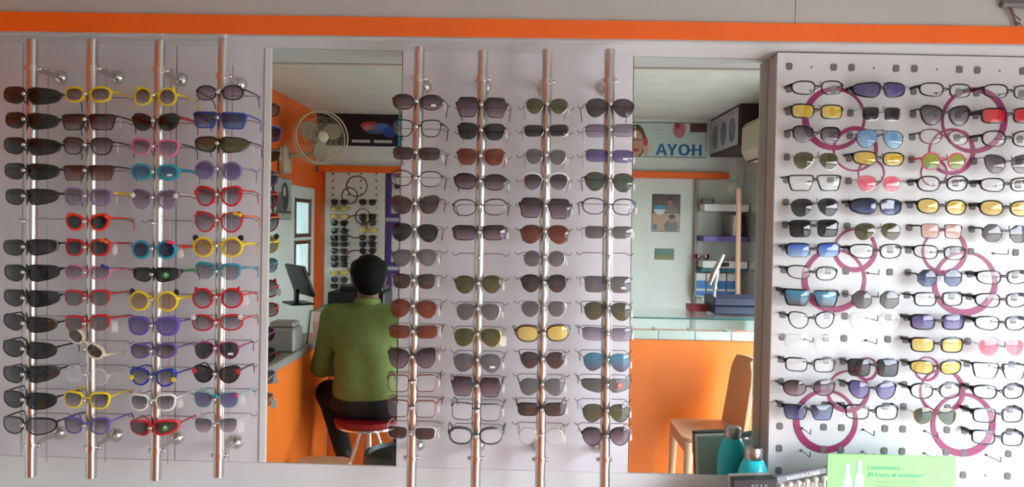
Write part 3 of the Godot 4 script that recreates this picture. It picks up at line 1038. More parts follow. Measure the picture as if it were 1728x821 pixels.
func make_materials() -> void:
	mat("laminate", Color(0.855, 0.832, 0.838), 0.38)
	grain(mats["laminate"], 0.02, 0.94, 1.0, 0.9)
	mat("white board", Color(0.86, 0.845, 0.83), 0.4)
	grain(mats["white board"], 0.015, 0.95, 1.0, 0.7)
	mat("orange", Color(0.94, 0.40, 0.09), 0.32)
	grain(mats["orange"], 0.02, 0.95, 1.0, 0.8)
	mat("counter orange", Color(0.95, 0.48, 0.18), 0.3)
	grain(mats["counter orange"], 0.02, 0.95, 1.0, 0.8)
	mat("ceiling", Color(0.86, 0.84, 0.79), 0.7)
	grain(mats["ceiling"], 0.02, 0.93, 1.0, 0.5)
	mat("wall paint", Color(0.84, 0.86, 0.83), 0.6)
	grain(mats["wall paint"], 0.02, 0.95, 1.0, 0.6)
	mat("floor tile", Color(0.80, 0.77, 0.73), 0.35)
	grain(mats["floor tile"], 0.05, 0.8, 1.0, 1.0)
	mat("chrome", Color(0.84, 0.82, 0.80), 0.16, 1.0)
	mat("rod steel", Color(0.80, 0.775, 0.755), 0.25, 1.0)
	mat("thin wire", Color(0.62, 0.60, 0.58), 0.3, 1.0)
	mat("wire", Color(0.42, 0.40, 0.39), 0.3, 1.0)
	mat("mirror", Color(0.88, 0.915, 0.89), 0.0, 1.0)
	mat("grommet", Color(0.40, 0.385, 0.375), 0.6)
	mat("magenta print", Color(0.56, 0.13, 0.33), 0.4)
	mat("black", Color(0.045, 0.045, 0.05), 0.4)
	mat("dark trim", Color(0.23, 0.20, 0.20), 0.6)
	clear_mat("glass", Color(0.80, 0.93, 0.88), 0.06)
	clear_mat("glass edge", Color(0.10, 0.38, 0.33), 0.75)
	mat("paper", Color(0.88, 0.87, 0.84), 0.7)
	var one := Image.create(2, 2, false, Image.FORMAT_RGBA8)
	one.fill(Color.WHITE)
	lens_mat = StandardMaterial3D.new()
	lens_mat.resource_name = "tinted lens"
	lens_mat.albedo_texture = ImageTexture.create_from_image(one)
	lens_mat.vertex_color_use_as_albedo = true
	lens_mat.transparency = BaseMaterial3D.TRANSPARENCY_ALPHA
	lens_mat.roughness = 0.04
	lens_mat.cull_mode = BaseMaterial3D.CULL_DISABLED
	pane_mat = clear_mat("clear lens", Color(0.90, 0.94, 0.92), 0.07, 0.02)
	pane_mat.cull_mode = BaseMaterial3D.CULL_DISABLED
	pane_mat.metallic_specular = 0.36

func top_y(px: float) -> float:
	return 71.5 + (px - 40.0) * 0.0225

func base_y(px: float) -> float:
	return 770.0 + (px - 100.0) * 0.0281

func shell() -> void:
	# outside: paving in the sun
	var b := MB.new()
	b.box(Vector3(16.0, -0.09, 2.0), Vector3(28.0, 0.1, 40.0))
	struct("pavement", b, grain(mat("paving", Color(0.62, 0.59, 0.55), 0.85), 0.05, 0.9, 1.0, 0.4))
	b = MB.new()
	b.box(Vector3(0.05, -0.05, 2.0), Vector3(4.1, 0.1, 4.7))
	struct("floor", b, mats["floor tile"])
	b = MB.new()
	b.box(Vector3(0.05, CEIL + 0.06, 2.0), Vector3(4.1, 0.12, 4.7))
	struct("ceiling", b, mats["ceiling"])
	b = MB.new()
	b.box(Vector3(0.05, CEIL / 2, -0.10), Vector3(4.1, CEIL, 0.16))
	struct("wall_front", b, mats["white board"])
	b = MB.new()
	b.box(Vector3(0.05, CEIL / 2, BACK + 0.08), Vector3(4.1, CEIL, 0.16))
	struct("wall_back", b, mats["wall paint"])
	# wall with the wide shop opening
	b = MB.new()
	b.box(Vector3(RIGHT + 0.07, CEIL / 2, 0.20), Vector3(0.14, CEIL, 0.60))
	b.box(Vector3(RIGHT + 0.07, (CEIL + 1.86) / 2, 1.80), Vector3(0.14, CEIL - 1.86, 2.60))
	b.box(Vector3(RIGHT + 0.07, CEIL / 2, 3.60), Vector3(0.14, CEIL, 1.00))
	struct("wall_right", b, mats["white board"])
	# wall with two small windows near the back corner: heights from what the mirror shows
	var w1a := R(501, 340, 3.75)
	var w1b := R(524, 395, 3.98)
	var w2b := R(524, 462, 3.98)
	var zs := [3.56, 3.94]
	var ys := [R(512, 395, 3.76).y, R(512, 340, 3.76).y, R(512, 463, 3.76).y, R(512, 410, 3.76).y]
	b = MB.new()
	b.box(Vector3(LEFT - 0.07, CEIL / 2, 1.55), Vector3(0.14, CEIL, 3.3))
	var thin := 0.012
	b.box(Vector3(LEFT - thin / 2, CEIL / 2, (3.2 + zs[0]) / 2), Vector3(thin, CEIL, zs[0] - 3.2))
	b.box(Vector3(LEFT - thin / 2, CEIL / 2, (zs[1] + 4.2) / 2), Vector3(thin, CEIL, 4.2 - zs[1]))
	var gaps := [[0.0, ys[2]], [ys[3], ys[0]], [ys[1], CEIL]]
	for g in gaps:
		b.box(Vector3(LEFT - thin / 2, (g[0] + g[1]) / 2, (zs[0] + zs[1]) / 2), Vector3(thin, g[1] - g[0], zs[1] - zs[0]))
	struct("wall_left", b, mats["wall paint"])
	for i in 2:
		var y0: float = ys[0] if i == 0 else ys[2]
		var y1: float = ys[1] if i == 0 else ys[3]
		var o := Node3D.new()
		o.name = "window_%d" % (i + 1)
		add_child(o)
		o.set_meta("kind", "structure")
		o.position = Vector3(LEFT, y0, (zs[0] + zs[1]) / 2)
		b = MB.new()
		var hw: float = (zs[1] - zs[0]) / 2
		for s in [-1, 1]:
			b.box(Vector3(0.0, (y1 - y0) / 2, s * (hw + 0.008)), Vector3(0.016, y1 - y0 + 0.05, 0.028), 0.003)
		b.box(Vector3(0.0, -0.008, 0), Vector3(0.016, 0.028, hw * 2), 0.003)
		b.box(Vector3(0.0, y1 - y0 + 0.008, 0), Vector3(0.016, 0.028, hw * 2), 0.003)
		part("window_frame", b, mat("window wood", Color(0.33, 0.22, 0.15), 0.5), o)
		b = MB.new()
		b.box(Vector3(-0.006, (y1 - y0) / 2, 0), Vector3(0.004, y1 - y0, hw * 2))
		part("pane", b, clear_mat("window glass", Color(0.52, 0.66, 0.66), 0.45), o)
	# pelmet above the display wall: soffit, fascia and orange strip
	var zf := 0.175
	var at := func(px0: float, py0: float, px1: float, py1: float, z: float, x: float) -> Vector3:
		var p := W(px0, py0, z)
		var q := W(px1, py1, z)
		return p.lerp(q, (x - p.x) / (q.x - p.x))
	var xs := [LEFT, RIGHT]
	var wall := []
	var edge := []
	var high := []
	for x in xs:
		wall.append(at.call(40.0, top_y(40.0), 1060.0, top_y(1060.0), 0.0, x))
		edge.append(at.call(0.0, 53.0, 1728.0, 75.0, zf, x))
		high.append(at.call(0.0, 20.0, 1728.0, 46.0, zf, x))
	b = MB.new()
	b.slab([wall[0], wall[1], edge[1], edge[0]], [wall[0] + Vector3.UP * 0.018, wall[1] + Vector3.UP * 0.018, edge[1] + Vector3.UP * 0.018, edge[0] + Vector3.UP * 0.018])
	struct("soffit", b, mats["white board"])
	# fascia boards, butted at the seam
	var seam := W(1342, 20, zf).x
	var f := Node3D.new()
	f.name = "fascia"
	add_child(f)
	f.set_meta("kind", "structure")
	for r in [[LEFT, seam - 0.0008], [seam + 0.0008, RIGHT]]:
		b = MB.new()
		var ya: Vector3 = edge[0].lerp(edge[1], (r[0] - LEFT) / (RIGHT - LEFT))
		var yb: Vector3 = edge[0].lerp(edge[1], (r[1] - LEFT) / (RIGHT - LEFT))
		var fr := [Vector3(r[0], ya.y + 0.0, zf), Vector3(r[1], yb.y + 0.0, zf), Vector3(r[1], CEIL, zf), Vector3(r[0], CEIL, zf)]
		var bk := []
		for p in fr:
			bk.append(p - Vector3(0, 0, 0.016))
		b.slab(fr, bk)
		part("fascia_board", b, grain(mat("fascia board", Color(0.70, 0.675, 0.65), 0.45), 0.015, 0.95, 1.0, 0.7), f)
	b = MB.new()
	var d := Vector3(0, 0, 0.005)
	b.slab([edge[0] + d, edge[1] + d, high[1] + d, high[0] + d], [edge[0], edge[1], high[1], high[0]])
	struct("trim_1", b, mats["orange"])
	# loose cord tied at the end of the fascia
	b = MB.new()
	var c0 := W(1694, 6, zf + 0.010)
	var c1 := W(1708, 24, zf + 0.012)
	var c2 := W(1716, 41, zf + 0.010)
	b.tube([c0, c0.lerp(c1, 0.5) + Vector3(0.002, 0, 0.003), c1, c2], 0.0022, 0.0022, 6)
	b.tube([c0, c0.lerp(c1, 0.6) + Vector3(0.006, 0.004, 0.002), c1 + Vector3(0.004, 0, 0), c2 + Vector3(0.009, 0.010, 0)], 0.0018, 0.0018, 6)
	b.tube([c2 + Vector3(-0.008, 0.002, 0), c2 + Vector3(0.002, 0.004, 0.003), c2 + Vector3(0.010, -0.001, 0)], 0.0020, 0.0020, 6)
	b.ball(c2, Vector3(0.005, 0.004, 0.004), 8, 6)
	single("cord", b, mat("jute", Color(0.42, 0.30, 0.24), 0.9), "knotted brown cord hanging in front of the white fascia", "cord")
	b = MB.new()
	b.tube([W(1690, 7, zf + 0.012), W(1712, 7, zf + 0.012), W(1790, 12, zf + 0.012)], 0.0095, 0.0095, 10)
	single("pipe", b, mat("pipe grey", Color(0.42, 0.38, 0.37), 0.5), "grey conduit pipe fixed above the orange strip", "pipe")

func mirrors_and_boards() -> void:
	# laminate boards between the mirrors
	var w := Node3D.new()
	w.name = "trim_2"
	var cols := [[-190.0, 38.8, -10.0], [40.4, 297.6, -5.0], [299.4, 447.0, -8.0], [680.5, 1069.0, -11.0]]
	var lam := Node3D.new()
	lam.name = "wall_lining"
	add_child(lam)
	lam.set_meta("kind", "structure")
	for c in cols:
		var b := MB.new()
		var l0: float = c[0]
		var r0: float = c[1]
		var ls := -12.0 if l0 > 600 else (-4.0 if l0 < 290 else -4.0)
		var rs := -9.5 if l0 > 600 else (-10.5 if l0 > 290 else -4.0)
		slab_px(b, Vector2(l0, top_y(l0) - 6), Vector2(r0, top_y(r0) - 6), Vector2(r0 + rs, base_y(r0)), Vector2(l0 + ls, base_y(l0)), 0.0, 0.012)
		part("lining_panel", b, mats["laminate"], lam)
	w.free()
	# white boards below, a hair proud
	var base := Node3D.new()
	base.name = "baseboard_front"
	add_child(base)
	base.set_meta("kind", "structure")
	var b := MB.new()
	slab_px(b, Vector2(-190, base_y(-190) + 1.0), Vector2(1300, base_y(1300) + 1.0), Vector2(1296, 1010), Vector2(-190, 990), 0.003, 0.015)
	part("base_panel", b, mats["white board"], base)
	# slim upright strip beside each mirror
	b = MB.new()
	slab_px(b, Vector2(447.6, top_y(448) - 6), Vector2(458, top_y(458) - 6), Vector2(447, base_y(448)), Vector2(436.8, base_y(437)), 0.004, 0.012)
	struct("trim", b, mats["white board"]).name = "trim_2"
	# mirrors
	for m in [[459.0, 679.5, -11.0, -13.0, "tall frameless mirror reflecting the seated person in green shirt"], [1070.0, 1310.0, -9.5, -12.0, "tall frameless mirror reflecting the beige chair and orange counter"]]:
		b = MB.new()
		slab_px(b, Vector2(m[0], top_y(m[0]) - 3), Vector2(m[1], top_y(m[1]) - 3), Vector2(m[1] + m[3], base_y(m[1])), Vector2(m[0] + m[2], base_y(m[0])), -0.002, 0.006)
		var o := single("wall_mirror", b, mats["mirror"], m[4], "mirror")

func rods() -> void:
	# shared small pieces
	var peg := MB.new()
	peg.tube([Vector3(0, 0, -0.020), Vector3(0, 0, 0.0)], 0.0019, 0.0019, 8)
	peg.lathe([Vector2(0, 0.0055), Vector2(0.0038, 0.0044), Vector2(0.0057, 0.002), Vector2(0.0060, -0.0005), Vector2(0.004, -0.0025), Vector2(0.0, -0.003)], 14, Transform3D(Basis(Vector3.RIGHT, PI / 2), Vector3(0, 0, 0.0015)))
	var peg_mesh := peg.mesh()
	var rest := MB.new()
	rest.tube([Vector3(-0.0785, 0.007, 0.0), Vector3(-0.074, 0.001, 0.001), Vector3(-0.070, -0.001, 0.0), Vector3(-0.058, 0.006, 0), Vector3(0.058, 0.006, 0), Vector3(0.070, -0.001, 0), Vector3(0.074, 0.001, 0.001), Vector3(0.0785, 0.007, 0)], 0.0011, 0.0011, 6)
	var rest_mesh := rest.mesh()
	var R0 := 0.0138
	for n in RODS.size():
		var r: Array = RODS[n]
		var top := W(r[0], r[1], ROD_Z)
		var bot := W(r[2], r[3], ROD_Z)
		var rod := thing("display_rod", "upright chrome display rod, " + r[8], "display rod", bot, "chrome display rods")
		var axis := (top - bot).normalized()
		var up := func(py: float, z: float) -> Vector3:
			var y := W(r[0] + (r[2] - r[0]) * (py - r[1]) / (r[3] - r[1]), py, z).y
			return bot.lerp(top, (y - bot.y) / (top.y - bot.y))
		var b := MB.new()
		b.tube([Vector3.ZERO, top - bot], R0, R0, 28, false, Vector3.BACK)
		part("tube", b, mats["rod steel"], rod)
		b = MB.new()
		b.tube([axis * 0.02 + Vector3(0, 0, -0.066), top - bot - axis * 0.06 + Vector3(0, 0, -0.066)], 0.0013, 0.0013, 6, false, Vector3.BACK)
		part("rear_wire", b, mats["thin wire"], rod)
		for e in [4, 5]:
			var j: Vector3 = up.call(float(r[e]), ROD_Z) - bot
			b = MB.new()
			# clamp round the tube, two screw balls, arm to the wall
			b.tube([j - axis * 0.007, j + axis * 0.007], R0 + 0.0022, R0 + 0.0022, 24, false, Vector3.BACK)
			for s in [-1, 1]:
				b.ball(j + Vector3(s * (R0 + 0.005), 0, -0.003), Vector3(0.0052, 0.0058, 0.0052), 10, 8)
			b.tube([j + Vector3(0, 0, -R0), j + Vector3(0, 0, -ROD_Z + 0.012)], 0.0062, 0.0062, 14)
			var mt := part("wall_mount", b, mats["chrome"], rod)
			b = MB.new()
			b.lathe([Vector2(0, 0.020), Vector2(0.009, 0.018), Vector2(0.016, 0.012), Vector2(0.0195, 0.005), Vector2(0.020, 0.0), Vector2(0, 0)], 24, Transform3D(Basis(Vector3.RIGHT, PI / 2), j + Vector3(0, 0, -ROD_Z + 0.0005)))
			part("flange", b, mats["chrome"], mt)
		var list: Array = ROD_EYEWEAR[n]
		for i in list.size():
			var py: float = lerpf(r[6], r[7], i / 13.0)
			var p: Vector3 = up.call(py, PEG_Z)
			part("nose_peg", peg_mesh, mats["chrome"], rod, p - bot + Vector3(0, 0, PEG_Z - ROD_Z))
			part("temple_rest", rest_mesh, mats["wire"], rod, p - bot + Vector3(0, 0.001, 0.058 - ROD_Z))
			if list[i] != "":
				eyewear(list[i], ", %s down on %s" % [NTH[i], r[8]], "eyewear on the chrome rods", p + Vector3(0, 0, PEG_Z - ROD_Z - 0.0065))

func slotted_panel() -> void:
	var tl := W(1312.5, 88.5, PANEL_Z)
	var tr := W(1742, 97, PANEL_Z)
	var br := W(1720, 905, PANEL_Z)
	var bl := W(1293.5, 897, PANEL_Z)
	var pn := Node3D.new()
	pn.name = numbered("eyewear_display")
	add_child(pn)
	tag(pn, "white slotted display panel with magenta rings beside the chair mirror", "display")
	var b := MB.new()
	var t := Vector3(0, 0, -0.008)
	b.slab([bl, br, tr, tl], [bl + t, br + t, tr + t, tl + t])
	part("face_board", b, mat("panel white", Color(0.80, 0.79, 0.775), 0.3), pn)
	grain(mats["panel white"], 0.015, 0.96, 1.0, 0.7)
	for e in [[tl, bl, Vector3(0.010, 0, 0)], [tr, br, Vector3(-0.010, 0, 0)], [tl, tr, Vector3(0, -0.010, 0)], [bl, br, Vector3(0, 0.010, 0)]]:
		b = MB.new()
		var f := []
		for p in [e[0], e[1], e[1] + e[2], e[0] + e[2]]:
			f.append(p + t)
		var k := []
		for p in f:
			k.append(Vector3(p.x, p.y, 0.0))
		b.slab(f, k)
		part("side_board", b, mat("panel edge", Color(0.66, 0.60, 0.57), 0.45), pn)
	# flat printed rings
	var rings := [[1407, 200, 53, 8, 3.4], [1443, 251, 38, 5.5, 1.2], [1470, 291, 23, 3, 1.6], [1644, 203, 55, 8, 0.2], [1606, 256, 39, 5.5, -0.6], [1576, 291, 23, 3, 1.4],
		[1443, 422, 37, 6, -1.3], [1407, 473, 54, 8, -2.2], [1594, 424, 38, 5.5, -0.5], [1628, 478, 54.5, 8, -1.4], [1462, 622, 20, 3, -1.0], [1431, 660, 36, 5, -1.3], [1393, 710, 54, 8.5, -2.0],
		[1564, 622, 21, 3, -1.0], [1590, 660, 38, 5, -0.5], [1625, 716, 54, 8.5, -1.2]]
	for i in rings.size():
		var q: Array = rings[i]
		part("printed_ring", crescent(q[0], q[1], q[2], q[3], q[4], 0.0005 + 0.00012 * i), mats["magenta print"], pn)
	# slots and hooks
	var xs0 := [1332.0, 1407.0, 1437.0, 1512.0, 1543.0, 1619.0, 1649.0, 1725.0]
	var ys0 := [112.0, 113.5, 114.0, 115.5, 116.0, 117.5, 118.5, 120.0]
	var xs1 := [1314.0, 1388.0, 1418.0, 1491.0, 1521.0, 1595.0, 1625.0, 1700.0]
	var ys1 := [793.0, 794.5, 795.5, 797.0, 798.0, 799.5, 800.5, 802.5]
	b = MB.new()
	b.prism(round_rect(0.0158, 0.0190, 0.0050), -0.0004, 0.0026, Transform3D(), true)
	var slot := b.mesh()
	b = MB.new()
	b.tube([Vector3(0, 0, 0), Vector3(0, 0, 0.061), Vector3(0, 0.001, 0.0625), Vector3(0, 0.014, 0.0625)], 0.0013, 0.0013, 6)
	b.ball(Vector3(0, 0, 0.002), Vector3(0.0035, 0.0035, 0.002), 8, 4)
	var hook := b.mesh()
	b = MB.new()
	b.ball(Vector3.ZERO, Vector3(0.003, 0.003, 0.0012), 8, 4)
	var screw := b.mesh()
	for c in 4:
		for k in 19:
			var mid := Vector3.ZERO
			for s in 2:
				var j := c * 2 + s
				var p := W(xs0[j], ys0[j], PANEL_Z).lerp(W(xs1[j], ys1[j], PANEL_Z), k / 18.0)
				mid += p / 2.0
				part("temple_slot", slot, mats["grommet"], pn, p)
			if k == 0 or k == 18:
				part("screw", screw, mats["grommet"], pn, mid)
				continue
			mid.y -= 0.004
			part("nose_hook", hook, mats["wire"], pn, mid)
			var list: Array = PANEL_EYEWEAR[c]
			if k - 1 < list.size() and list[k - 1] != "":
				eyewear(list[k - 1] + " len=0.104", ", %s down in %s" % [NTH[k - 1], PANEL_NAMES[c]], "eyewear on the slotted panel", mid + Vector3(0, 0, 0.053))

func ledge_goods() -> void:
	var ly := 0.775
	var b := MB.new()
	b.box(Vector3(0.05, ly - 0.02, 0.135), Vector3(3.5, 0.04, 0.26), 0.004)
	struct("ledge", b, mats["white board"])
	# bottle: glass-like turquoise body, steel cap
	var p := W(1271, 790, 0.098)
	var bo := thing("water_bottle", "turquoise bottle with a faceted silver cap on the white ledge", "bottle", Vector3(p.x, ly, 0.098))
	var cap_y := W(1271, 752, 0.098).y - ly
	var neck := W(1271, 773, 0.098).y - ly
	b = MB.new()
	b.lathe([Vector2(0, 0.0), Vector2(0.036, 0.0), Vector2(0.040, 0.006), Vector2(0.0435, neck * 0.55), Vector2(0.0425, neck * 0.72), Vector2(0.036, neck * 0.86), Vector2(0.027, neck * 0.97), Vector2(0.0225, neck), Vector2(0, neck)], 32)
	part("body", b, mat("turquoise", Color(0.12, 0.76, 0.80), 0.16), bo)
	b = MB.new()
	b.lathe([Vector2(0, neck), Vector2(0.0245, neck), Vector2(0.0255, neck + 0.004), Vector2(0.0255, cap_y - 0.010), Vector2(0.022, cap_y - 0.002), Vector2(0.012, cap_y), Vector2(0, cap_y)], 8)
	part("cap", b, mat("satin steel", Color(0.74, 0.71, 0.69), 0.25, 1.0), bo)
	# dark box with lettering, tilted back
	var q := W(1277, 803, 0.21)
	var bx := thing("display_box", "small grey carton with black lettered front before the turquoise bottle", "carton", Vector3(q.x, ly, 0.20))
	var top := W(1277, 806, 0.21).y - ly
	b = MB.new()
	b.box(Vector3(0, top / 2, -0.006), Vector3(0.108, top, 0.052), 0.002)
	part("body", b, mat("carton grey", Color(0.64, 0.65, 0.59), 0.4), bx)
	b = MB.new()
	b.box(Vector3(0, top / 2 + 0.001, 0.0110), Vector3(0.110, top + 0.004, 0.030), 0.002)
	part("front_panel", b, mat("carton black", Color(0.13, 0.115, 0.115), 0.45), bx)
	lettering("ELLE", 0.012, mat("print silver", Color(0.55, 0.54, 0.53), 0.5), bx, Vector3(0.012, top - 0.018, 0.0265), Vector3.ZERO, true)
	bx.rotation.z = 0.06
	# tray of lens testers with a grey header strip
	var h0 := W(1309, 808, 0.19)
	var h1 := W(1398, 791, 0.19)
	var mid := (h0 + h1) / 2
	var ang := atan2(h1.y - h0.y, h1.x - h0.x)
	var tr := thing("tester_rack", "grey counter rack of small pale tester caps beside green card", "display rack", Vector3(mid.x, ly, 0.19))
	var hy := mid.y - ly
	var len := (h1 - h0).length()
	b = MB.new()
	b.box(Vector3(0, hy, 0), Vector3(len, 0.016, 0.014), 0.002, Basis(Vector3.BACK, ang))
	part("header", b, mat("rack grey", Color(0.50, 0.50, 0.52), 0.4), tr)
	b = MB.new()
	b.box(Vector3(0, hy / 2 - 0.010, -0.004), Vector3(len, hy - 0.02, 0.006))
	part("back_plate", b, mat("rack light", Color(0.70, 0.69, 0.68), 0.5), tr)
	lettering("BAUSCH+LOMB", 0.0085, mats["paper"], tr, Vector3(0.0, hy - 0.001, 0.0075), Vector3(0, 0, ang))
	for i in 6:
		b = MB.new()
		var x := -len / 2 + len * (i + 0.6) / 6.3
		var y := hy - 0.020 + tan(ang) * x
		b.lathe([Vector2(0, 0.010), Vector2(0.005, 0.009), Vector2(0.0075, 0.004), Vector2(0.006, 0.0), Vector2(0.0035, -0.002), Vector2(0.0035, -0.022), Vector2(0, -0.022)], 12, Transform3D(Basis(), Vector3(x, y, 0.010)))
		part("tester_cap", b, mat("cap cream", Color(0.82, 0.79, 0.72), 0.35), tr)
	b = MB.new()
	b.box(Vector3(0, 0.004, 0.004), Vector3(len, 0.008, 0.04))
	part("foot", b, mats["rack grey"], tr)
	# green card
	var c0 := W(1397, 765, 0.20)
	var c1 := W(1614, 769, 0.20)
	var cw := c1.x - c0.x
	var ch := (c0.y + c1.y) / 2 - ly - 0.004
	var card := thing("counter_card", "pale green advertising card with two bottles and turquoise text", "sign", Vector3((c0.x + c1.x) / 2, ly, 0.20))
	b = MB.new()
	b.box(Vector3(0, ch / 2 + 0.003, -0.0025), Vector3(cw, ch, 0.004), 0.001)
	part("card", b, mat("card green", Color(0.52, 0.78, 0.43), 0.45), card)
	b = MB.new()
	b.box(Vector3(0, 0.004, -0.01), Vector3(cw * 0.7, 0.008, 0.06))
	part("foot", b, mats["rack light"], card)
	for i in 2:
		b = MB.new()
		var bw := 0.012
		var x0 := -cw * 0.34 + i * 0.030
		var yt: float = ch - 0.012 - (0.010 if i == 0 else 0.0)
		b.prism(PackedVector2Array([Vector2(x0 - bw, 0.01), Vector2(x0 + bw, 0.01), Vector2(x0 + bw, yt - 0.045), Vector2(x0 + 0.006, yt - 0.030), Vector2(x0 + 0.006, yt), Vector2(x0 - 0.006, yt), Vector2(x0 - 0.006, yt - 0.030), Vector2(x0 - bw, yt - 0.045)]), -0.0006, 0.0002 + i * 0.0002)
		part("printed_bottle", b, mat("print pale", Color(0.66, 0.84, 0.76), 0.45), card)
	var ink := mat("print turquoise", Color(0.20, 0.58, 0.50), 0.5)
	lettering("Convenience", 0.0105, ink, card, Vector3(-cw * 0.19, ch - 0.030, 0.0), Vector3.ZERO, false, 0.0006, 400, true)
	lettering("20 hours of moisture*", 0.0105, ink, card, Vector3(-cw * 0.19, ch - 0.048, 0.0), Vector3.ZERO, false, 0.0006, 400, true)
	for i in 4:
		b = MB.new()
		b.box(Vector3(0.010 + 0.01 * (i % 2), ch - 0.066 - 0.012 * i, 0.0), Vector3(0.105 + 0.02 * (i % 2), 0.0016, 0.0006))
		part("printed_line", b, mat("print grey", Color(0.40, 0.56, 0.38), 0.5), card)


# ---------------------------------------------------------------- the room the mirrors show
func room_structure_reflected() -> void:
	# orange band round the back wall
	var y0 := R(1120, 301, BACK).y
	var y1 := R(1120, 290, BACK).y
	var b := MB.new()
	b.box(Vector3(0.0, (y0 + y1) / 2, BACK - 0.03), Vector3(3.40, y1 - y0, 0.06), 0.003)
	struct("trim_3", b, mats["orange"])
	# upper part of the left wall is orange down to a slanted cut
	b = MB.new()
	var cut := R(500, 312, 3.5).y
	b.box(Vector3(LEFT + 0.004, (cut + CEIL) / 2, 2.05), Vector3(0.008, CEIL - cut, 4.08))
	struct("wall_left", b, mats["orange"]).name = "wall_left_upper"
	b = MB.new()
	b.box(Vector3(LEFT + 0.045, (0.2 + y0) / 2, BACK - 0.012), Vector3(0.09, y0 - 0.2, 0.02))
	struct("trim_4", b, mats["orange"])
	# glass sheet on the right wall near the corner and its upright
	b = MB.new()
	b.box(Vector3(RIGHT - 0.010, 1.2, 3.62), Vector3(0.006, 1.62, 0.90))
	single("glass_sheet", b, mats["glass"], "large clear glass sheet on the wall beside the shelves", "glass panel")
	b = MB.new()
	var pz := 3.62
	var pt := R(1247, 318, pz)
	var pb := R(1245, 502, pz)
	b.tube([pb, pt], 0.019, 0.019, 14)
	b.lathe([Vector2(0, 0), Vector2(0.035, 0.0), Vector2(0.035, 0.012), Vector2(0.022, 0.03), Vector2(0, 0.03)], 14, Transform3D(Basis(), pb))
	single("post", b, mat("peach post", Color(0.90, 0.74, 0.64), 0.4), "peach-coloured upright post before the shelves", "post")
	# loft cupboard under the ceiling with a poster of three lenses on its side
	var lx := 1.54
	var lz0 := 3.24
	var ly0 := R(1192, 265, BACK).y
	var loft := thing("loft_cupboard", "dark brown cupboard hung under the ceiling above the air conditioner", "cupboard", Vector3((lx + RIGHT) / 2, ly0, (lz0 + BACK) / 2))
	b = MB.new()
	b.box(Vector3(0.006, (CEIL - ly0) / 2, 0), Vector3(RIGHT - lx - 0.012, CEIL - ly0 - 0.004, BACK - lz0 - 0.004), 0.004)
	part("body", b, mat("loft brown", Color(0.25, 0.15, 0.14), 0.5), loft)
	var items := []
	for i in 3:
		items.append(["e", 0.2 + 0.3 * i, 0.55, 0.105, 0.34, Color(0.34, 0.37, 0.40)])
		items.append(["e", 0.2 + 0.3 * i, 0.50, 0.07, 0.22, Color(0.42, 0.46, 0.48)])
	items.append(["r", 0.06, 0.08, 0.3, 0.05, Color(0.58, 0.42, 0.46)])
	var bd := board("poster", "", "", Vector3(-(RIGHT - lx) / 2 + 0.004, (CEIL - ly0) / 2, 0), Vector2(BACK - lz0 - 0.06, CEIL - ly0 - 0.03), paint(192, 96, Color(0.72, 0.69, 0.74), items), -PI / 2, loft)
	# split air conditioner below it
	var ac := thing("air_conditioner", "cream split air conditioner on the wall beside the brown cupboard", "air conditioner", Vector3(RIGHT, 0, 0))
	var a0 := R(1245, 232, 3.35)
	b = MB.new()
	var prof := PackedVector2Array([Vector2(0, 0.0), Vector2(0.25, 0.02), Vector2(0.285, 0.08), Vector2(0.285, 0.25), Vector2(0.26, 0.285), Vector2(0, 0.285)])
	var acy := R(1262, 276, 3.2).y
	b.prism(prof, -0.42, 0.42, Transform3D(Basis(Vector3(-1, 0, 0), Vector3.UP, Vector3(0, 0, -1)), Vector3(0, acy, 2.80)))
	part("body", b, mat("ac cream", Color(0.80, 0.74, 0.65), 0.35), ac)
	b = MB.new()
	b.box(Vector3(-0.22, acy + 0.022, 2.80), Vector3(0.07, 0.014, 0.74), 0.0, Basis(Vector3.BACK, 0.3))
	part("air_flap", b, mat("flap dark", Color(0.28, 0.24, 0.22), 0.5), ac)
	# advertising board with lettering
	var h0 := R(1040, 205, BACK - 0.02)
	var h1 := R(1192, 266, BACK - 0.02)
	items = [
		["e", 0.78, 0.55, 0.11, 0.50, Color(0.30, 0.22, 0.20)], ["e", 0.78, 0.62, 0.085, 0.40, Color(0.76, 0.56, 0.47)], ["r", 0.715, 0.50, 0.13, 0.035, Color(0.25, 0.22, 0.22)],
		["e", 0.78, 0.82, 0.035, 0.05, Color(0.68, 0.25, 0.25)], ["e", 0.665, 0.75, 0.03, 0.25, Color(0.82, 0.62, 0.54)], ["e", 0.67, 0.55, 0.022, 0.14, Color(0.72, 0.25, 0.28)],
		["r", 0.48, 0.20, 0.13, 0.035, Color(0.60, 0.70, 0.68)], ["r", 0.48, 0.30, 0.12, 0.035, Color(0.60, 0.70, 0.68)], ["r", 0.50, 0.44, 0.09, 0.03, Color(0.60, 0.70, 0.68)],
		["r", 0.0, 0.0, 0.18, 0.26, Color(0.36, 0.20, 0.22)], ["e", 0.30, 0.18, 0.07, 0.26, Color(0.70, 0.42, 0.44)], ["e", 0.32, 0.06, 0.03, 0.10, Color(0.62, 0.16, 0.20)],
	]
	# the print is laid out for someone facing it, so it runs mirror-wise in the photograph's view
	var hb := board("advertising_board", "pale advertising board with large blue letters above the orange band", "sign", Vector3((h0.x + h1.x) / 2, (h0.y + h1.y) / 2, BACK - 0.012), Vector2(h1.x - h0.x, h0.y - h1.y), paint(256, 110, Color(0.72, 0.77, 0.74), items), PI)
	var tx := R(1147, 253, BACK - 0.02)
	var hoya := lettering("HOYA", 0.092, mat("sign blue", Color(0.03, 0.34, 0.56), 0.4), hb, Vector3(-(tx.x - hb.position.x), tx.y - hb.position.y, 0.001), Vector3.ZERO, false, 0.003)
	hoya.scale.x = 1.14
	b = MB.new()
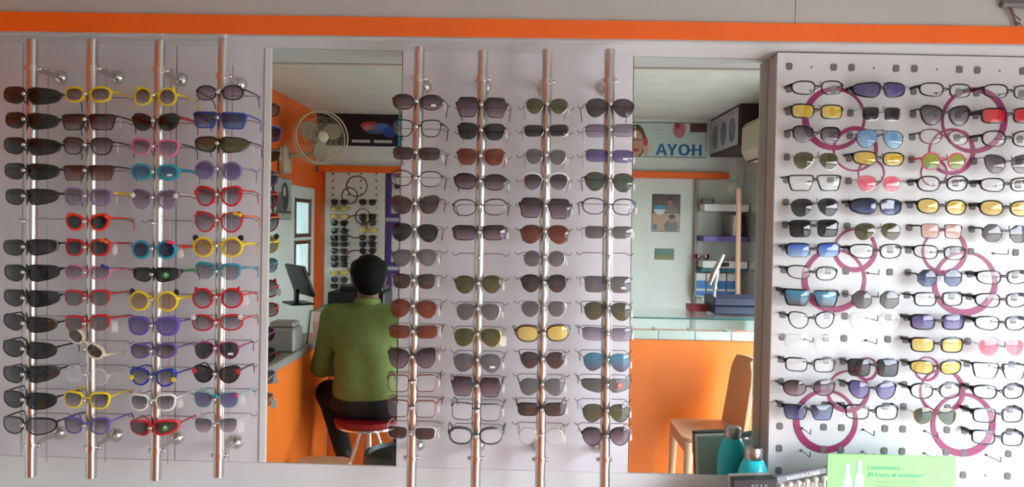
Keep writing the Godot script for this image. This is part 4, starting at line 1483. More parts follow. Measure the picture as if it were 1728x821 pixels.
	b.box(hoya.position + Vector3(-0.093, 0.0, 0.0), Vector3(0.034, 0.012, 0.0028))
	part("letter_bar", b, mats["sign blue"], hb)
	# dark blue poster on the other side
	h0 = R(533, 181, BACK - 0.02)
	h1 = R(676, 247, BACK - 0.02)
	items = [
		["e", 0.36, 0.45, 0.12, 0.11, Color(0.62, 0.20, 0.20)], ["e", 0.38, 0.52, 0.07, 0.09, Color(0.70, 0.42, 0.38)], ["e", 0.22, 0.5, 0.10, 0.12, Color(0.30, 0.40, 0.62)], ["e", 0.13, 0.62, 0.08, 0.16, Color(0.14, 0.24, 0.52)],
		["e", 0.30, 0.62, 0.11, 0.06, Color(0.26, 0.32, 0.50)], ["r", 0.08, 0.12, 0.34, 0.05, Color(0.22, 0.22, 0.26)], ["r", 0.68, 0.05, 0.20, 0.05, Color(0.34, 0.10, 0.12)],
		["r", 0.10, 0.85, 0.22, 0.08, Color(0.74, 0.72, 0.70)], ["r", 0.36, 0.85, 0.22, 0.08, Color(0.74, 0.72, 0.70)], ["r", 0.0, 0.0, 0.03, 1.0, Color(0.15, 0.62, 0.68)],
	]
	board("advertising_board", "dark navy advertising board with red and blue picture behind fan", "sign", Vector3((h0.x + h1.x) / 2, (h0.y + h1.y) / 2, BACK - 0.012), Vector2(h1.x - h0.x, h0.y - h1.y), paint(256, 128, Color(0.035, 0.035, 0.09), items), PI)
	# poster of two men and the little green picture
	h0 = R(1101, 327, BACK)
	h1 = R(1147, 391, BACK)
	items = [
		["r", 0.0, 0.0, 1.0, 0.48, Color(0.32, 0.22, 0.20)], ["e", 0.36, 0.17, 0.09, 0.09, Color(0.62, 0.32, 0.30)], ["e", 0.36, 0.11, 0.09, 0.05, Color(0.12, 0.08, 0.08)], ["e", 0.30, 0.42, 0.24, 0.16, Color(0.40, 0.36, 0.33)],
		["r", 0.0, 0.52, 1.0, 0.48, Color(0.66, 0.54, 0.42)], ["e", 0.74, 0.42, 0.21, 0.13, Color(0.78, 0.78, 0.76)], ["r", 0.53, 0.30, 0.42, 0.11, Color(0.14, 0.50, 0.68)], ["e", 0.30, 0.86, 0.26, 0.18, Color(0.36, 0.37, 0.38)],
		["e", 0.30, 0.68, 0.10, 0.09, Color(0.66, 0.46, 0.38)], ["e", 0.28, 0.60, 0.12, 0.06, Color(0.12, 0.09, 0.08)], ["r", 0.84, 0.82, 0.14, 0.14, Color(0.18, 0.38, 0.55)],
	]
	board("poster", "brown poster of two bearded men with a blue hexagon", "poster", Vector3((h0.x + h1.x) / 2, (h0.y + h1.y) / 2, BACK - 0.004), Vector2(h1.x - h0.x, h0.y - h1.y), paint(128, 176, Color(0.3, 0.2, 0.18), items), PI)
	h0 = R(1105, 419, BACK)
	h1 = R(1137, 438, BACK)
	board("picture", "small green and yellow landscape picture below the brown poster", "picture", Vector3((h0.x + h1.x) / 2, (h0.y + h1.y) / 2, BACK - 0.004), Vector2(h1.x - h0.x, h0.y - h1.y),
		paint(96, 64, Color(0.20, 0.42, 0.36), [["e", 0.5, 0.72, 0.42, 0.30, Color(0.36, 0.40, 0.14)], ["r", 0.0, 0.78, 1.0, 0.22, Color(0.48, 0.44, 0.12)], ["e", 0.45, 0.5, 0.16, 0.14, Color(0.26, 0.40, 0.20)]]), PI)
	# black and white print on the left wall
	var g0 := R(475, 305, 3.05)
	board("poster", "black and white photo print on the wall beside the windows", "poster", Vector3(LEFT + 0.014, R(487, 335, 3.2).y, 3.22), Vector2(0.40, 0.30),
		paint(96, 72, Color(0.62, 0.63, 0.61), [["e", 0.40, 0.45, 0.22, 0.36, Color(0.20, 0.20, 0.21)], ["e", 0.70, 0.6, 0.2, 0.25, Color(0.34, 0.35, 0.36)], ["r", 0.05, 0.8, 0.9, 0.08, Color(0.28, 0.28, 0.28)], ["e", 0.42, 0.32, 0.08, 0.12, Color(0.70, 0.70, 0.68)]]), PI / 2)

func glass_case(t: Node3D, size: Vector3, at: Vector3) -> void:
	# sheets of a glass counter case with their green edges
	var s := 0.006
	for e in [[Vector3(0, size.y / 2, 0), Vector3(size.x, s, size.z), "glass_top"], [Vector3(0, 0, -size.z / 2 + s), Vector3(size.x, size.y - s, s), "glass_front"], [Vector3(-size.x / 2 + s, 0, 0), Vector3(s, size.y - s, size.z - 0.02), "glass_side"], [Vector3(size.x / 2 - s, 0, 0), Vector3(s, size.y - s, size.z - 0.02), "glass_side"]]:
		var b := MB.new()
		b.box(at + e[0], e[1])
		var o := part(e[2], b, mats["glass"], t)
		if e[2] == "glass_top":
			b = MB.new()
			b.box(at + Vector3(0, size.y / 2, -size.z / 2 - 0.001), Vector3(size.x, s + 0.002, 0.003))
			b.box(at + Vector3(size.x / 2 + 0.001, size.y / 2, 0), Vector3(0.003, s + 0.002, size.z))
			part("green_edge", b, mats["glass edge"], o)

func counters() -> void:
	var zf := 2.2
	var oy := R(1165, 575, zf).y
	var gy := R(1165, 537, zf).y
	var x0 := -1.12
	var x1 := 1.46
	var c := thing("shop_counter", "long orange counter with glass case and pale trays behind chair", "counter", Vector3(0.17, 0, zf + 0.25))
	var b := MB.new()
	b.box(Vector3(0, oy / 2, 0), Vector3(x1 - x0, oy, 0.5), 0.004)
	part("body", b, mats["counter orange"], c)
	glass_case(c, Vector3(x1 - x0, gy - oy - 0.003, 0.5), Vector3(0, (gy + oy) / 2, 0))
	for i in 12:
		var x := -(x1 - x0) / 2 + 0.012 + (i + 0.5) * (x1 - x0 - 0.024) / 12.0
		b = MB.new()
		var w := (x1 - x0 - 0.024) / 12.0 - 0.008
		b.box(Vector3(x, oy + 0.028, -0.222), Vector3(w, 0.05, 0.006), 0.002)
		b.box(Vector3(x, oy + 0.004, -0.13), Vector3(w, 0.006, 0.18))
		b.box(Vector3(x - w / 2, oy + 0.028, -0.13), Vector3(0.005, 0.05, 0.18))
		b.box(Vector3(x + w / 2, oy + 0.028, -0.13), Vector3(0.005, 0.05, 0.18))
		var tr := part("tray", b, mat("tray white", Color(0.80, 0.82, 0.77), 0.4), c)
		b = MB.new()
		b.box(Vector3(x, oy + 0.012, -0.13), Vector3(w - 0.012, 0.012, 0.165), 0.003)
		part("tray_lining", b, mat("lining", Color(0.20, 0.20, 0.19), 0.9), tr)
	# arm of the counter along the left wall
	var a := thing("side_counter", "orange counter arm with glass case in front of the seated person", "counter", Vector3(-1.36, 0, 1.62))
	b = MB.new()
	b.box(Vector3(0, oy / 2 - 0.02, 0), Vector3(0.48, oy - 0.04, 1.14), 0.004)
	part("body", b, mats["counter orange"], a)
	b = MB.new()
	b.box(Vector3(0, oy - 0.02, 0), Vector3(0.50, 0.04, 1.16), 0.006)
	part("worktop", b, mat("worktop grey", Color(0.55, 0.53, 0.50), 0.4), a)
	b = MB.new()
	b.box(Vector3(0.235, (oy + gy) / 2 + 0.02, 0.36), Vector3(0.006, gy - oy + 0.04, 0.40))
	var gp := part("glass_front", b, mats["glass"], a)
	b = MB.new()
	b.tube([Vector3(0.236, oy + 0.002, 0.16), Vector3(0.236, gy + 0.04, 0.22), Vector3(0.236, gy + 0.04, 0.56)], 0.005, 0.005, 6)
	part("green_edge", b, mats["glass edge"], gp)
	# clutter on it
	var base := Vector3(-1.36, oy + 0.001, 1.62)
	b = MB.new()
	b.box(Vector3(0, 0.06, 0), Vector3(0.16, 0.12, 0.14), 0.01)
	b.box(Vector3(0.01, 0.135, 0), Vector3(0.12, 0.03, 0.10), 0.008)
	single("label_printer", b, mat("device grey", Color(0.56, 0.54, 0.52), 0.4), "pale grey desk device on the side counter", "printer", R(477, 553, 1.60) * Vector3(1, 0, 1) + Vector3(0.0, oy + 0.001, 0))
	var labs := ["open dark notebook lying on the side counter", "red-edged ledger lying on the side counter", "brown file lying on the side counter"]
	var cols := [Color(0.16, 0.13, 0.13), Color(0.36, 0.10, 0.11), Color(0.34, 0.27, 0.23)]
	var at := [Vector3(-1.22, 0, 1.22), Vector3(-1.24, 0, 1.40), Vector3(-1.40, 0, 1.90)]
	for i in 3:
		b = MB.new()
		b.box(Vector3(0, 0.007, 0), Vector3(0.15, 0.014, 0.12), 0.002, Basis(Vector3.UP, 0.4 * i - 0.3))
		var nb := thing("ledger", labs[i], "book", at[i] + Vector3(0, oy + 0.001, 0), "books on the side counter")
		part("cover", b, mat("ledger %d" % i, cols[i], 0.6), nb)
		b = MB.new()
		b.box(Vector3(0, 0.0155, 0), Vector3(0.13, 0.003, 0.10), 0.0, Basis(Vector3.UP, 0.4 * i - 0.3))
		part("pages", b, mat("pages", Color(0.62, 0.58, 0.52), 0.8), nb)
	var bot := R(505, 575, 1.80)
	b = MB.new()
	b.lathe([Vector2(0, 0), Vector2(0.020, 0), Vector2(0.022, 0.01), Vector2(0.022, 0.055), Vector2(0.008, 0.075), Vector2(0.008, 0.085), Vector2(0.012, 0.087), Vector2(0.012, 0.10), Vector2(0, 0.10)], 16)
	single("spray_bottle", b, mat("spray", Color(0.66, 0.62, 0.58), 0.3), "small pale lens cleaner bottle on the side counter", "bottle", Vector3(-1.22, oy + 0.001, 1.66))
	# black box and monitor on the corner of the counter
	b = MB.new()
	var m0 := R(550, 540, 2.42)
	b.box(Vector3(0, 0.05, 0), Vector3(0.34, 0.10, 0.28), 0.008)
	b.box(Vector3(0.02, 0.115, 0.02), Vector3(0.26, 0.03, 0.22), 0.006)
	single("receipt_printer", b, mats["black"], "flat black printer on the counter before the seated person", "printer", Vector3(-0.98, gy + 0.004, 2.42))
	var mo := thing("monitor", "black desktop monitor seen edge-on on the counter", "monitor", Vector3(R(505, 520, 2.5).x, gy + 0.004, 2.50))
	b = MB.new()
	b.box(Vector3(0, 0.15, 0), Vector3(0.34, 0.20, 0.022), 0.006, Basis(Vector3.RIGHT, -0.35))
	part("screen_housing", b, mats["black"], mo)
	b = MB.new()
	b.box(Vector3(0, 0.15, 0.0) + Basis(Vector3.RIGHT, -0.35) * Vector3(0, 0.004, 0.0125), Vector3(0.31, 0.17, 0.002), 0.0, Basis(Vector3.RIGHT, -0.35))
	part("glass_face", b, mat("screen off", Color(0.10, 0.11, 0.12), 0.15), mo)
	b = MB.new()
	b.box(Vector3(0, 0.05, -0.02), Vector3(0.05, 0.09, 0.02), 0.004)
	b.box(Vector3(0, 0.006, -0.01), Vector3(0.20, 0.012, 0.14), 0.004)
	part("stand", b, mats["black"], mo)
	mo.rotation.y = 0.95

func far_display() -> void:
	# slotted panel on the back wall, white board with brown-red rings
	var z := BACK - 0.05
	var tl := R(549, 286, z)
	var tr := R(650, 289, z)
	var by := 0.30
	var p := thing("eyewear_display", "white slotted display panel on back wall behind the seated person", "display", Vector3.ZERO)
	var b := MB.new()
	b.box(Vector3((tl.x + tr.x) / 2, (tl.y + by) / 2, z + 0.01), Vector3(tr.x - tl.x, tl.y - by, 0.02), 0.002)
	part("face_board", b, mat("panel white far", Color(0.80, 0.77, 0.72), 0.4), p)
	b = MB.new()
	b.box(Vector3((tl.x + tr.x) / 2, (tl.y + by) / 2, z + 0.034), Vector3(tr.x - tl.x - 0.02, tl.y - by - 0.02, 0.03))
	part("side_board", b, mats["panel edge"], p)
	for q in [[602, 314, 17.0], [590, 330, 13.0], [600, 382, 19.0], [612, 365, 12.5], [623, 418, 11.0], [600, 440, 18.0]]:
		b = MB.new()
		var c := R(q[0], q[1], z - 0.001)
		var rr: float = q[2] * (EYE.z + z) / F
		var pts := []
		for i in 40:
			pts.append(c + Vector3(cos(TAU * i / 40.0) * rr, sin(TAU * i / 40.0) * rr, 0))
		b.tube(pts, 0.006, 0.0008, 6, true, Vector3.UP)
		part("printed_ring", b, mat("ring red", Color(0.36, 0.12, 0.12), 0.5), p)
	b = MB.new()
	b.prism(round_rect(0.016, 0.019, 0.004), -0.001, 0.002)
	var slot := b.mesh()
	for k in 4:
		for x in [561.5, 588, 609, 635]:
			part("temple_slot", slot, mats["grommet"], p, R(x, 293 + 11.7 * k, z - 0.001))
	var rows := [[342, "way|black|black|black", "way|black|black|black"], [353, "rect|yellow|black|black", "rect|clear|ghost|ghost"], [366, "rect|yellow|black|black", "square|black|black|black"], [377, "way|black|black|black", "way|brown|black|black"], [389, "avi|dark|black|black", "rect|yellow|black|black"],
		[402, "square|black|black|black", "way|dark|black|black"], [413, "rect|black|black|black", "way|black|black|black"], [424, "panto|dark|black|black", "panto|black|black|black"], [436, "square|dark|black|black", "round|black|black|black"], [447, "way|dark|black|black", ""],
		[461, "rect|yellow|black|black", ""], [472, "round|dark|black|black", ""], [484, "rect|black|black|black", ""], [496, "avi|black|black|black", ""], [506, "avi|dark|black|black", ""], [517, "way|black|black|black", ""]]
	for ri in rows.size():
		var r: Array = rows[ri]
		for s in 2:
			var spec: String = r[1 + s]
			if spec == "":
				continue
			var kind := "yellow-lens glasses" if "yellow" in spec else ("clear glasses" if "clear" in spec else "black sunglasses")
			var col := "first" if s == 0 else "second"
			var pos := R(572 if s == 0 else 620, r[0] - 1.5, z - 0.05)
			var g := eyewear("%s|small %s|len=0.05 w=1.1 a=3" % [spec, kind], ", %s down %s on back-wall display" % [NTH[ri], ["nearer the windows", "nearer the purple trays"][s]], "eyewear on the back wall panel", pos)
			g.rotation.y += PI
	# purple display frames next to it
	for i in 3:
		var f := thing("eyewear_tray", "purple-framed display tray on back wall, %s from top" % NTH[i], "display tray", Vector3.ZERO, "purple trays on back wall")
		var a := R(653, 292 + 81.5 * i, BACK)
		var c2 := R(700, 368 + 81.5 * i, BACK)
		b = MB.new()
		var mid := Vector3((a.x + c2.x) / 2, (a.y + c2.y) / 2, BACK - 0.02)
		var w := c2.x - a.x
		var h := a.y - c2.y
		for s in [-1, 1]:
			b.box(mid + Vector3(s * (w / 2 - 0.022), 0, 0), Vector3(0.044, h, 0.04), 0.002)
			b.box(mid + Vector3(0, s * (h / 2 - 0.018), 0), Vector3(w - 0.088, 0.036, 0.04), 0.002)
		part("border", b, mat("purple board", Color(0.26, 0.17, 0.42), 0.45), f)
		b = MB.new()
		b.box(mid + Vector3(0, 0, 0.012), Vector3(w - 0.08, h - 0.07, 0.012))
		part("back_plate", b, mats["white board"], f)
		for k in 2:
			var g := eyewear("way|black|black|black|small black sunglasses|len=0.02 w=0.8", " in %s half of the %s purple tray on back wall" % [["upper", "lower"][k], NTH[i]], "eyewear in the purple trays", mid + Vector3(-w / 2 + 0.125, h * (0.2 - 0.4 * k), -0.035))
			g.rotation.y += PI

func shelf_goods() -> void:
	# shelf unit against the back wall
	var x0 := R(1178, 350, BACK).x
	var x1 := RIGHT - 0.02
	var u := thing("shelf_unit", "wall shelf unit with white and purple boards beside posters", "shelf", Vector3(x0, 0, BACK))
	var b := MB.new()
	var top := R(1178, 303, BACK).y
	b.box(Vector3(-0.02, (top + 0.5) / 2, -0.022), Vector3(0.028, top - 0.5, 0.044), 0.002)
	part("upright", b, mat("upright grey", Color(0.58, 0.56, 0.53), 0.5), u)
	var ys := []
	var zz := BACK - 0.22
	for s in [[344.0, 356.0, "white board"], [398.0, 407.5, "purple shelf"], [440.0, 452.0, "white board"]]:
		var ya := R(1210, s[1], zz).y
		var yb := R(1210, s[0], zz).y
		ys.append(yb)
		b = MB.new()
		b.box(Vector3((x1 - x0) / 2, (ya + yb) / 2, -0.11), Vector3(x1 - x0, yb - ya, 0.22), 0.003)
		if not mats.has("purple shelf"):
			mat("purple shelf", Color(0.38, 0.27, 0.60), 0.4)
		part("shelf_board", b, mats[s[2]], u)
	var ya := R(1210, 503, zz).y
	ys.append(ya)
	b = MB.new()
	b.box(Vector3((x1 - x0) / 2, ya - 0.012, -0.11), Vector3(x1 - x0, 0.024, 0.22), 0.003)
	part("shelf_board", b, mats["white board"], u)
	b = MB.new()
	b.box(Vector3(0.16, R(1217, 446, zz).y, -0.222), Vector3(0.10, 0.034, 0.004), 0.001)
	part("label_plate", b, mats["black"], u)
	b = MB.new()
	b.box(Vector3((x1 - x0) / 2, ys[2] - 0.075, -0.10), Vector3(x1 - x0, 0.025, 0.16))
	part("teal_strip", b, mat("teal strip", Color(0.06, 0.40, 0.48), 0.5), u)
	# sunglasses on the boards
	var g := eyewear("round|smoke|gun|gun|small grey sunglasses|len=0.06 w=0.95 yaw=0 roll=0", " lying on the upper white shelf", "eyewear on the wall shelves", Vector3(R(1198, 348, zz).x, ys[0] + 0.034, BACK - 0.14))
	g.rotation.y += PI
	g = eyewear("cat|brown|red|red|dark red sunglasses|len=0.06 w=0.95 yaw=0 roll=0", " lying on the lower white shelf", "eyewear on the wall shelves", Vector3(R(1189, 437, zz).x, ys[2] + 0.030, BACK - 0.14))
	g.rotation.y += PI
	# steel drum on the purple board
	b = MB.new()
	var hd: float = R(1240, 362, zz).y - ys[1]
	b.lathe([Vector2(0, 0), Vector2(0.085, 0), Vector2(0.088, 0.006), Vector2(0.088, hd - 0.01), Vector2(0.092, hd - 0.006), Vector2(0.088, hd), Vector2(0, hd)], 28)
	single("steel_drum", b, mat("dull steel", Color(0.52, 0.54, 0.53), 0.38, 1.0), "shiny steel drum on the purple shelf board", "canister", Vector3(R(1243, 380, zz).x, ys[1] + 0.001, BACK - 0.12))
	# clear bags hanging near the post
	b = MB.new()
	b.ball(Vector3.ZERO, Vector3(0.05, 0.055, 0.03), 14, 10)
	b.tube([Vector3(0, 0.05, 0), Vector3(-0.02, 0.10, 0), Vector3(0.02, 0.10, 0), Vector3(0, 0.05, 0.0)], 0.004, 0.004, 6)
	single("plastic_bag", b, clear_mat("bag", Color(0.80, 0.80, 0.74), 0.5, 0.2), "crumpled clear bag hanging under the orange band", "bag", R(1238, 318, 3.75))
	# cartons of lenses on the lowest board
	for i in 4:
		var c := thing("lens_carton", "blue and white lens carton, %s from the grey shelf upright" % NTH[i], "carton", Vector3(R(1187 + 17.5 * i, 470, zz).x, ys[3] + 0.001, BACK - 0.11), "lens cartons on the lowest board")
		var h: float = R(1200, 462, zz).y - ys[3]
		b = MB.new()
		b.box(Vector3(0, h / 2, 0), Vector3(0.075, h, 0.07), 0.002)
		part("box", b, mat("carton white", Color(0.78, 0.80, 0.78), 0.5), c)
		b = MB.new()
		b.box(Vector3(0, h * 0.52, -0.0355), Vector3(0.073, h * 0.34, 0.001))
		b.box(Vector3(0, h * 0.16, -0.0355), Vector3(0.073, h * 0.20, 0.001))
		part("blue_print", b, mat("carton blue", Color(0.04, 0.40, 0.68), 0.45), c)
	# on the glass counter: chrome lamp stand, red tray and two navy boxes
	var zc := 2.52
	var gy := R(1165, 537, 2.2).y + 0.004
	var lp := R(1205, 520, zc)
	var l := thing("instrument_stand", "chrome swivel instrument stand on the glass counter", "stand", Vector3(lp.x, gy, zc))
	b = MB.new()
	b.lathe([Vector2(0, 0), Vector2(0.055, 0), Vector2(0.055, 0.008), Vector2(0.02, 0.016), Vector2(0.009, 0.03), Vector2(0.009, 0.14), Vector2(0.016, 0.145), Vector2(0.016, 0.16), Vector2(0, 0.162)], 18)
	part("base", b, mats["chrome"], l)
	b = MB.new()
	b.tube([Vector3(-0.03, 0.17, 0), Vector3(-0.005, 0.25, 0), Vector3(0.05, 0.36, 0)], [0.012, 0.020, 0.012], [0.012, 0.020, 0.012], 12)
	b.tube([Vector3(0.0, 0.15, 0), Vector3(0.012, 0.22, 0), Vector3(0.018, 0.26, 0)], 0.010, 0.010, 10)
	part("arm", b, mats["chrome"], l)
	for i in 2:
		var nb := thing("storage_box", ["flat navy storage box lying on the glass counter", "flat navy storage box resting on another navy box"][i], "box", Vector3(R(1245, 520, zc).x, gy + 0.052 * i, zc), "navy boxes on the glass counter")
		b = MB.new()
		b.box(Vector3(0, 0.0255, 0), Vector3(0.36, 0.050, 0.26), 0.006)
		part("body", b, mat("navy box", Color(0.12, 0.13, 0.23), 0.45), nb)
		b = MB.new()
		b.box(Vector3(0, 0.036, -0.130), Vector3(0.34, 0.003, 0.003))
		part("lid_seam", b, mats["black"], nb)
	b = MB.new()
	b.box(Vector3(0, 0.02, 0), Vector3(0.12, 0.04, 0.12), 0.004)
	single("red_box", b, mat("red plastic", Color(0.55, 0.06, 0.10), 0.4), "small red box behind the chrome instrument stand", "box", Vector3(lp.x - 0.09, gy, zc + 0.06))

func fan() -> void:
	var c := R(541, 232, 3.15)
	var f := thing("wall_fan", "cream wall fan with round cage mounted on the orange wall", "fan", c)
	var face := Basis.from_euler(Vector3(0.0, PI - 0.55, 0.0))
	var rr := 0.185
	var b := MB.new()
	for rad in [1.0, 0.75, 0.5]:
		for sd in ([0.035, -0.035] if rad == 1.0 else [0.06, -0.05]):
			var pts := []
			for i in 36:
				pts.append(face * Vector3(cos(TAU * i / 36.0) * rr * rad, sin(TAU * i / 36.0) * rr * rad, sd * (1.0 if rad == 1.0 else 1.15 - 0.2 * rad)))
			b.tube(pts, 0.006 if rad == 1.0 else 0.0012, 0.006 if rad == 1.0 else 0.0012, 6, true, face * Vector3.BACK)
	for i in 48:
		var u := Vector3(cos(TAU * i / 48.0), sin(TAU * i / 48.0), 0)
		b.tube([face * (u * 0.05 + Vector3(0, 0, 0.066)), face * (u * rr * 0.6 + Vector3(0, 0, 0.062)), face * (u * rr + Vector3(0, 0, 0.035))], 0.0008, 0.0008, 4)
		b.tube([face * (u * 0.05 + Vector3(0, 0, -0.058)), face * (u * rr + Vector3(0, 0, -0.035))], 0.0008, 0.0008, 4)
	part("cage", b, mat("fan cream", Color(0.72, 0.66, 0.55), 0.4), f)
	b = MB.new()
	b.lathe([Vector2(0, 0.005), Vector2(0.026, 0.004), Vector2(0.038, 0.0), Vector2(0.038, -0.006), Vector2(0, -0.006)], 20, Transform3D(face * Basis(Vector3.RIGHT, PI / 2), face * Vector3(0, 0, 0.064)))
	part("hub_badge", b, mat("fan badge", Color(0.78, 0.72, 0.62), 0.4), f)
	for i in 3:
		b = MB.new()
		var pl := PackedVector2Array()
		for e in 14:
			var a := TAU * e / 14.0
			pl.append(Vector2(0.095 + cos(a) * 0.070, sin(a) * 0.062))
		b.prism(pl, -0.001, 0.001, Transform3D(face * Basis(Vector3.BACK, TAU * i / 3.0 + 0.5) * Basis(Vector3.RIGHT, 0.35), Vector3.ZERO))
		part("blade", b, mat("fan blade", Color(0.58, 0.53, 0.45), 0.35), f)
	b = MB.new()
	b.lathe([Vector2(0, 0.10), Vector2(0.04, 0.10), Vector2(0.055, 0.07), Vector2(0.055, -0.02), Vector2(0.02, -0.04), Vector2(0, -0.04)], 20, Transform3D(face * Basis(Vector3.RIGHT, -PI / 2), face * Vector3(0, 0, -0.04)))
	part("motor", b, mats["fan cream"], f)
	b = MB.new()
	var wallp := Vector3(LEFT + 0.03, c.y - 0.13, c.z + 0.02) - c
	var m := face * Vector3(0, -0.02, -0.10)
	b.tube([m, m + Vector3(-0.02, -0.08, 0.0), wallp + Vector3(0.05, 0.0, 0)], 0.018, 0.018, 10)
	b.box(wallp + Vector3(0.01, -0.03, 0), Vector3(0.06, 0.20, 0.13), 0.015)
	part("wall_bracket", b, mats["fan cream"], f)

func chair_mesh(t: Node3D, seat: float) -> void:
	var m := mat("beige plastic", Color(0.80, 0.62, 0.48), 0.4)
	var b := MB.new()
	var pl := round_rect(0.42, 0.36, 0.07, 5)
	b.prism(pl, 0.0, 0.022, Transform3D(Basis(Vector3.RIGHT, Vector3(0, 0, -1), Vector3.UP), Vector3(0, seat - 0.022, 0)))
	# dropped apron under the rim
	for s in [-1, 1]:
		b.box(Vector3(s * 0.195, seat - 0.045, 0), Vector3(0.018, 0.06, 0.28), 0.006)
		b.box(Vector3(0, seat - 0.045, s * 0.165), Vector3(0.34, 0.06, 0.018), 0.006)
	part("seat", b, m, t)
	for sx in [-1, 1]:
		for sz in [-1, 1]:
			b = MB.new()
			b.tube([Vector3(sx * 0.180, seat - 0.02, sz * 0.148), Vector3(sx * 0.187, seat * 0.5, sz * 0.155), Vector3(sx * 0.195, 0.0, sz * 0.165)], [0.026, 0.020, 0.016], [0.026, 0.020, 0.016], 10, false, Vector3.BACK)
			part("leg", b, m, t)
	# curved back shell
	b = MB.new()
	var n := 12
	var grid := []
	for j in 9:
		var row := []
		var v := j / 8.0
		var half := lerpf(0.20, 0.185, v) * (1.0 - 0.35 * pow(maxf(0.0, v - 0.75) / 0.25, 2.0))
		for i in n + 1:
			var u := -1.0 + 2.0 * i / n
			row.append(Vector3(u * half, seat - 0.01 + v * 0.40, -0.165 - 0.055 * v + 0.045 * u * u))
		grid.append(row)
	var from := b.v.size()
	b.sm = 1
	var dz := Vector3(0, 0, -0.016)
	for j in 8:
		for i in n:
			b.quad(grid[j][i], grid[j][i + 1], grid[j + 1][i + 1], grid[j + 1][i])
			b.quad(grid[j][i + 1] + dz, grid[j][i] + dz, grid[j + 1][i] + dz, grid[j + 1][i + 1] + dz)
	b.sm = 2
	for i in n:
		b.quad(grid[8][i], grid[8][i + 1], grid[8][i + 1] + dz, grid[8][i] + dz)
		b.quad(grid[0][i + 1], grid[0][i], grid[0][i] + dz, grid[0][i + 1] + dz)
	for j in 8:
		b.quad(grid[j + 1][0], grid[j + 1][0] + dz, grid[j][0] + dz, grid[j][0])
		b.quad(grid[j][n], grid[j][n] + dz, grid[j + 1][n] + dz, grid[j + 1][n])
	b.fix(from)
	part("backrest", b, m, t)

func seats() -> void:
	var seat_at := R(1180, 712, 1.93)
	var ch := thing("plastic_chair", "beige moulded plastic chair with high curved back by the counter", "chair", Vector3(1.035, 0, 1.90))
	chair_mesh(ch, 0.485)
	ch.rotation.y = -PI / 2
	var s2 := R(545, 776, 1.42)
	var ch2 := thing("plastic_stool", "beige plastic stool with square seat beside the side counter", "stool", Vector3(-0.93, 0, 1.37))
	var b := MB.new()
	b.prism(round_rect(0.26, 0.22, 0.07, 5), 0.0, 0.03, Transform3D(Basis(Vector3.RIGHT, Vector3(0, 0, -1), Vector3.UP), Vector3(0, s2.y - 0.03, 0)))
	part("seat", b, mats["beige plastic"], ch2)
	for sx in [-1, 1]:
		for sz in [-1, 1]:
			b = MB.new()
			b.tube([Vector3(sx * 0.09, s2.y - 0.02, sz * 0.08), Vector3(sx * 0.13, 0, sz * 0.11)], 0.016, 0.016, 8)
			part("leg", b, mats["beige plastic"], ch2)
	# red round stool under the person
	var st := thing("round_stool", "round red stool with chrome legs under the seated person", "stool", Vector3(-0.775, 0, 1.70))
	b = MB.new()
	b.lathe([Vector2(0, 0.558), Vector2(0.14, 0.560), Vector2(0.165, 0.562), Vector2(0.175, 0.550), Vector2(0.170, 0.532), Vector2(0, 0.532)], 32)
	part("seat", b, mat("red vinyl", Color(0.55, 0.05, 0.09), 0.4), st)
	b = MB.new()
	b.lathe([Vector2(0, 0.532), Vector2(0.165, 0.532), Vector2(0.168, 0.522), Vector2(0.150, 0.518), Vector2(0, 0.518)], 32)
	part("rim", b, mats["chrome"], st)
	for i in 4:
		b = MB.new()
		var a := TAU * (i + 0.2) / 4.0
		b.tube([Vector3(cos(a) * 0.03, 0.52, sin(a) * 0.03), Vector3(cos(a) * 0.10, 0.30, sin(a) * 0.10), Vector3(cos(a) * 0.20, 0.0, sin(a) * 0.20)], 0.011, 0.011, 10)
		part("leg", b, mats["chrome"], st)
	b = MB.new()
	var pts := []
	for i in 28:
		pts.append(Vector3(cos(TAU * i / 28.0) * 0.115, 0.26, sin(TAU * i / 28.0) * 0.115))
	b.tube(pts, 0.008, 0.008, 8, true)
	part("foot_ring", b, mats["chrome"], st)
	# black stool nearer the mirror
	var bs := R(640, 770, 1.10)
	var st2 := thing("round_stool", "round black stool with grey rim beside the red stool", "stool", Vector3(bs.x + 0.085, 0, 1.10))
	b = MB.new()
	var ty := R(640, 759, 1.10).y
	b.lathe([Vector2(0, ty - 0.012), Vector2(0.11, ty - 0.012), Vector2(0.125, ty - 0.018), Vector2(0.125, ty - 0.05), Vector2(0, ty - 0.05)], 32)
	part("seat", b, mats["black"], st2)
	b = MB.new()
	b.lathe([Vector2(0.125, ty - 0.018), Vector2(0.132, ty), Vector2(0.15, ty - 0.006), Vector2(0.155, ty - 0.05), Vector2(0.125, ty - 0.05), Vector2(0.125, ty - 0.018)], 32)
	part("rim", b, mat("rim grey", Color(0.22, 0.22, 0.22), 0.5), st2)
	for i in 4:
		b = MB.new()
		var a := TAU * (i + 0.5) / 4.0
		b.tube([Vector3(cos(a) * 0.10, ty - 0.05, sin(a) * 0.10), Vector3(cos(a) * 0.16, 0.0, sin(a) * 0.16)], 0.011, 0.011, 8)
		part("leg", b, mats["black"], st2)

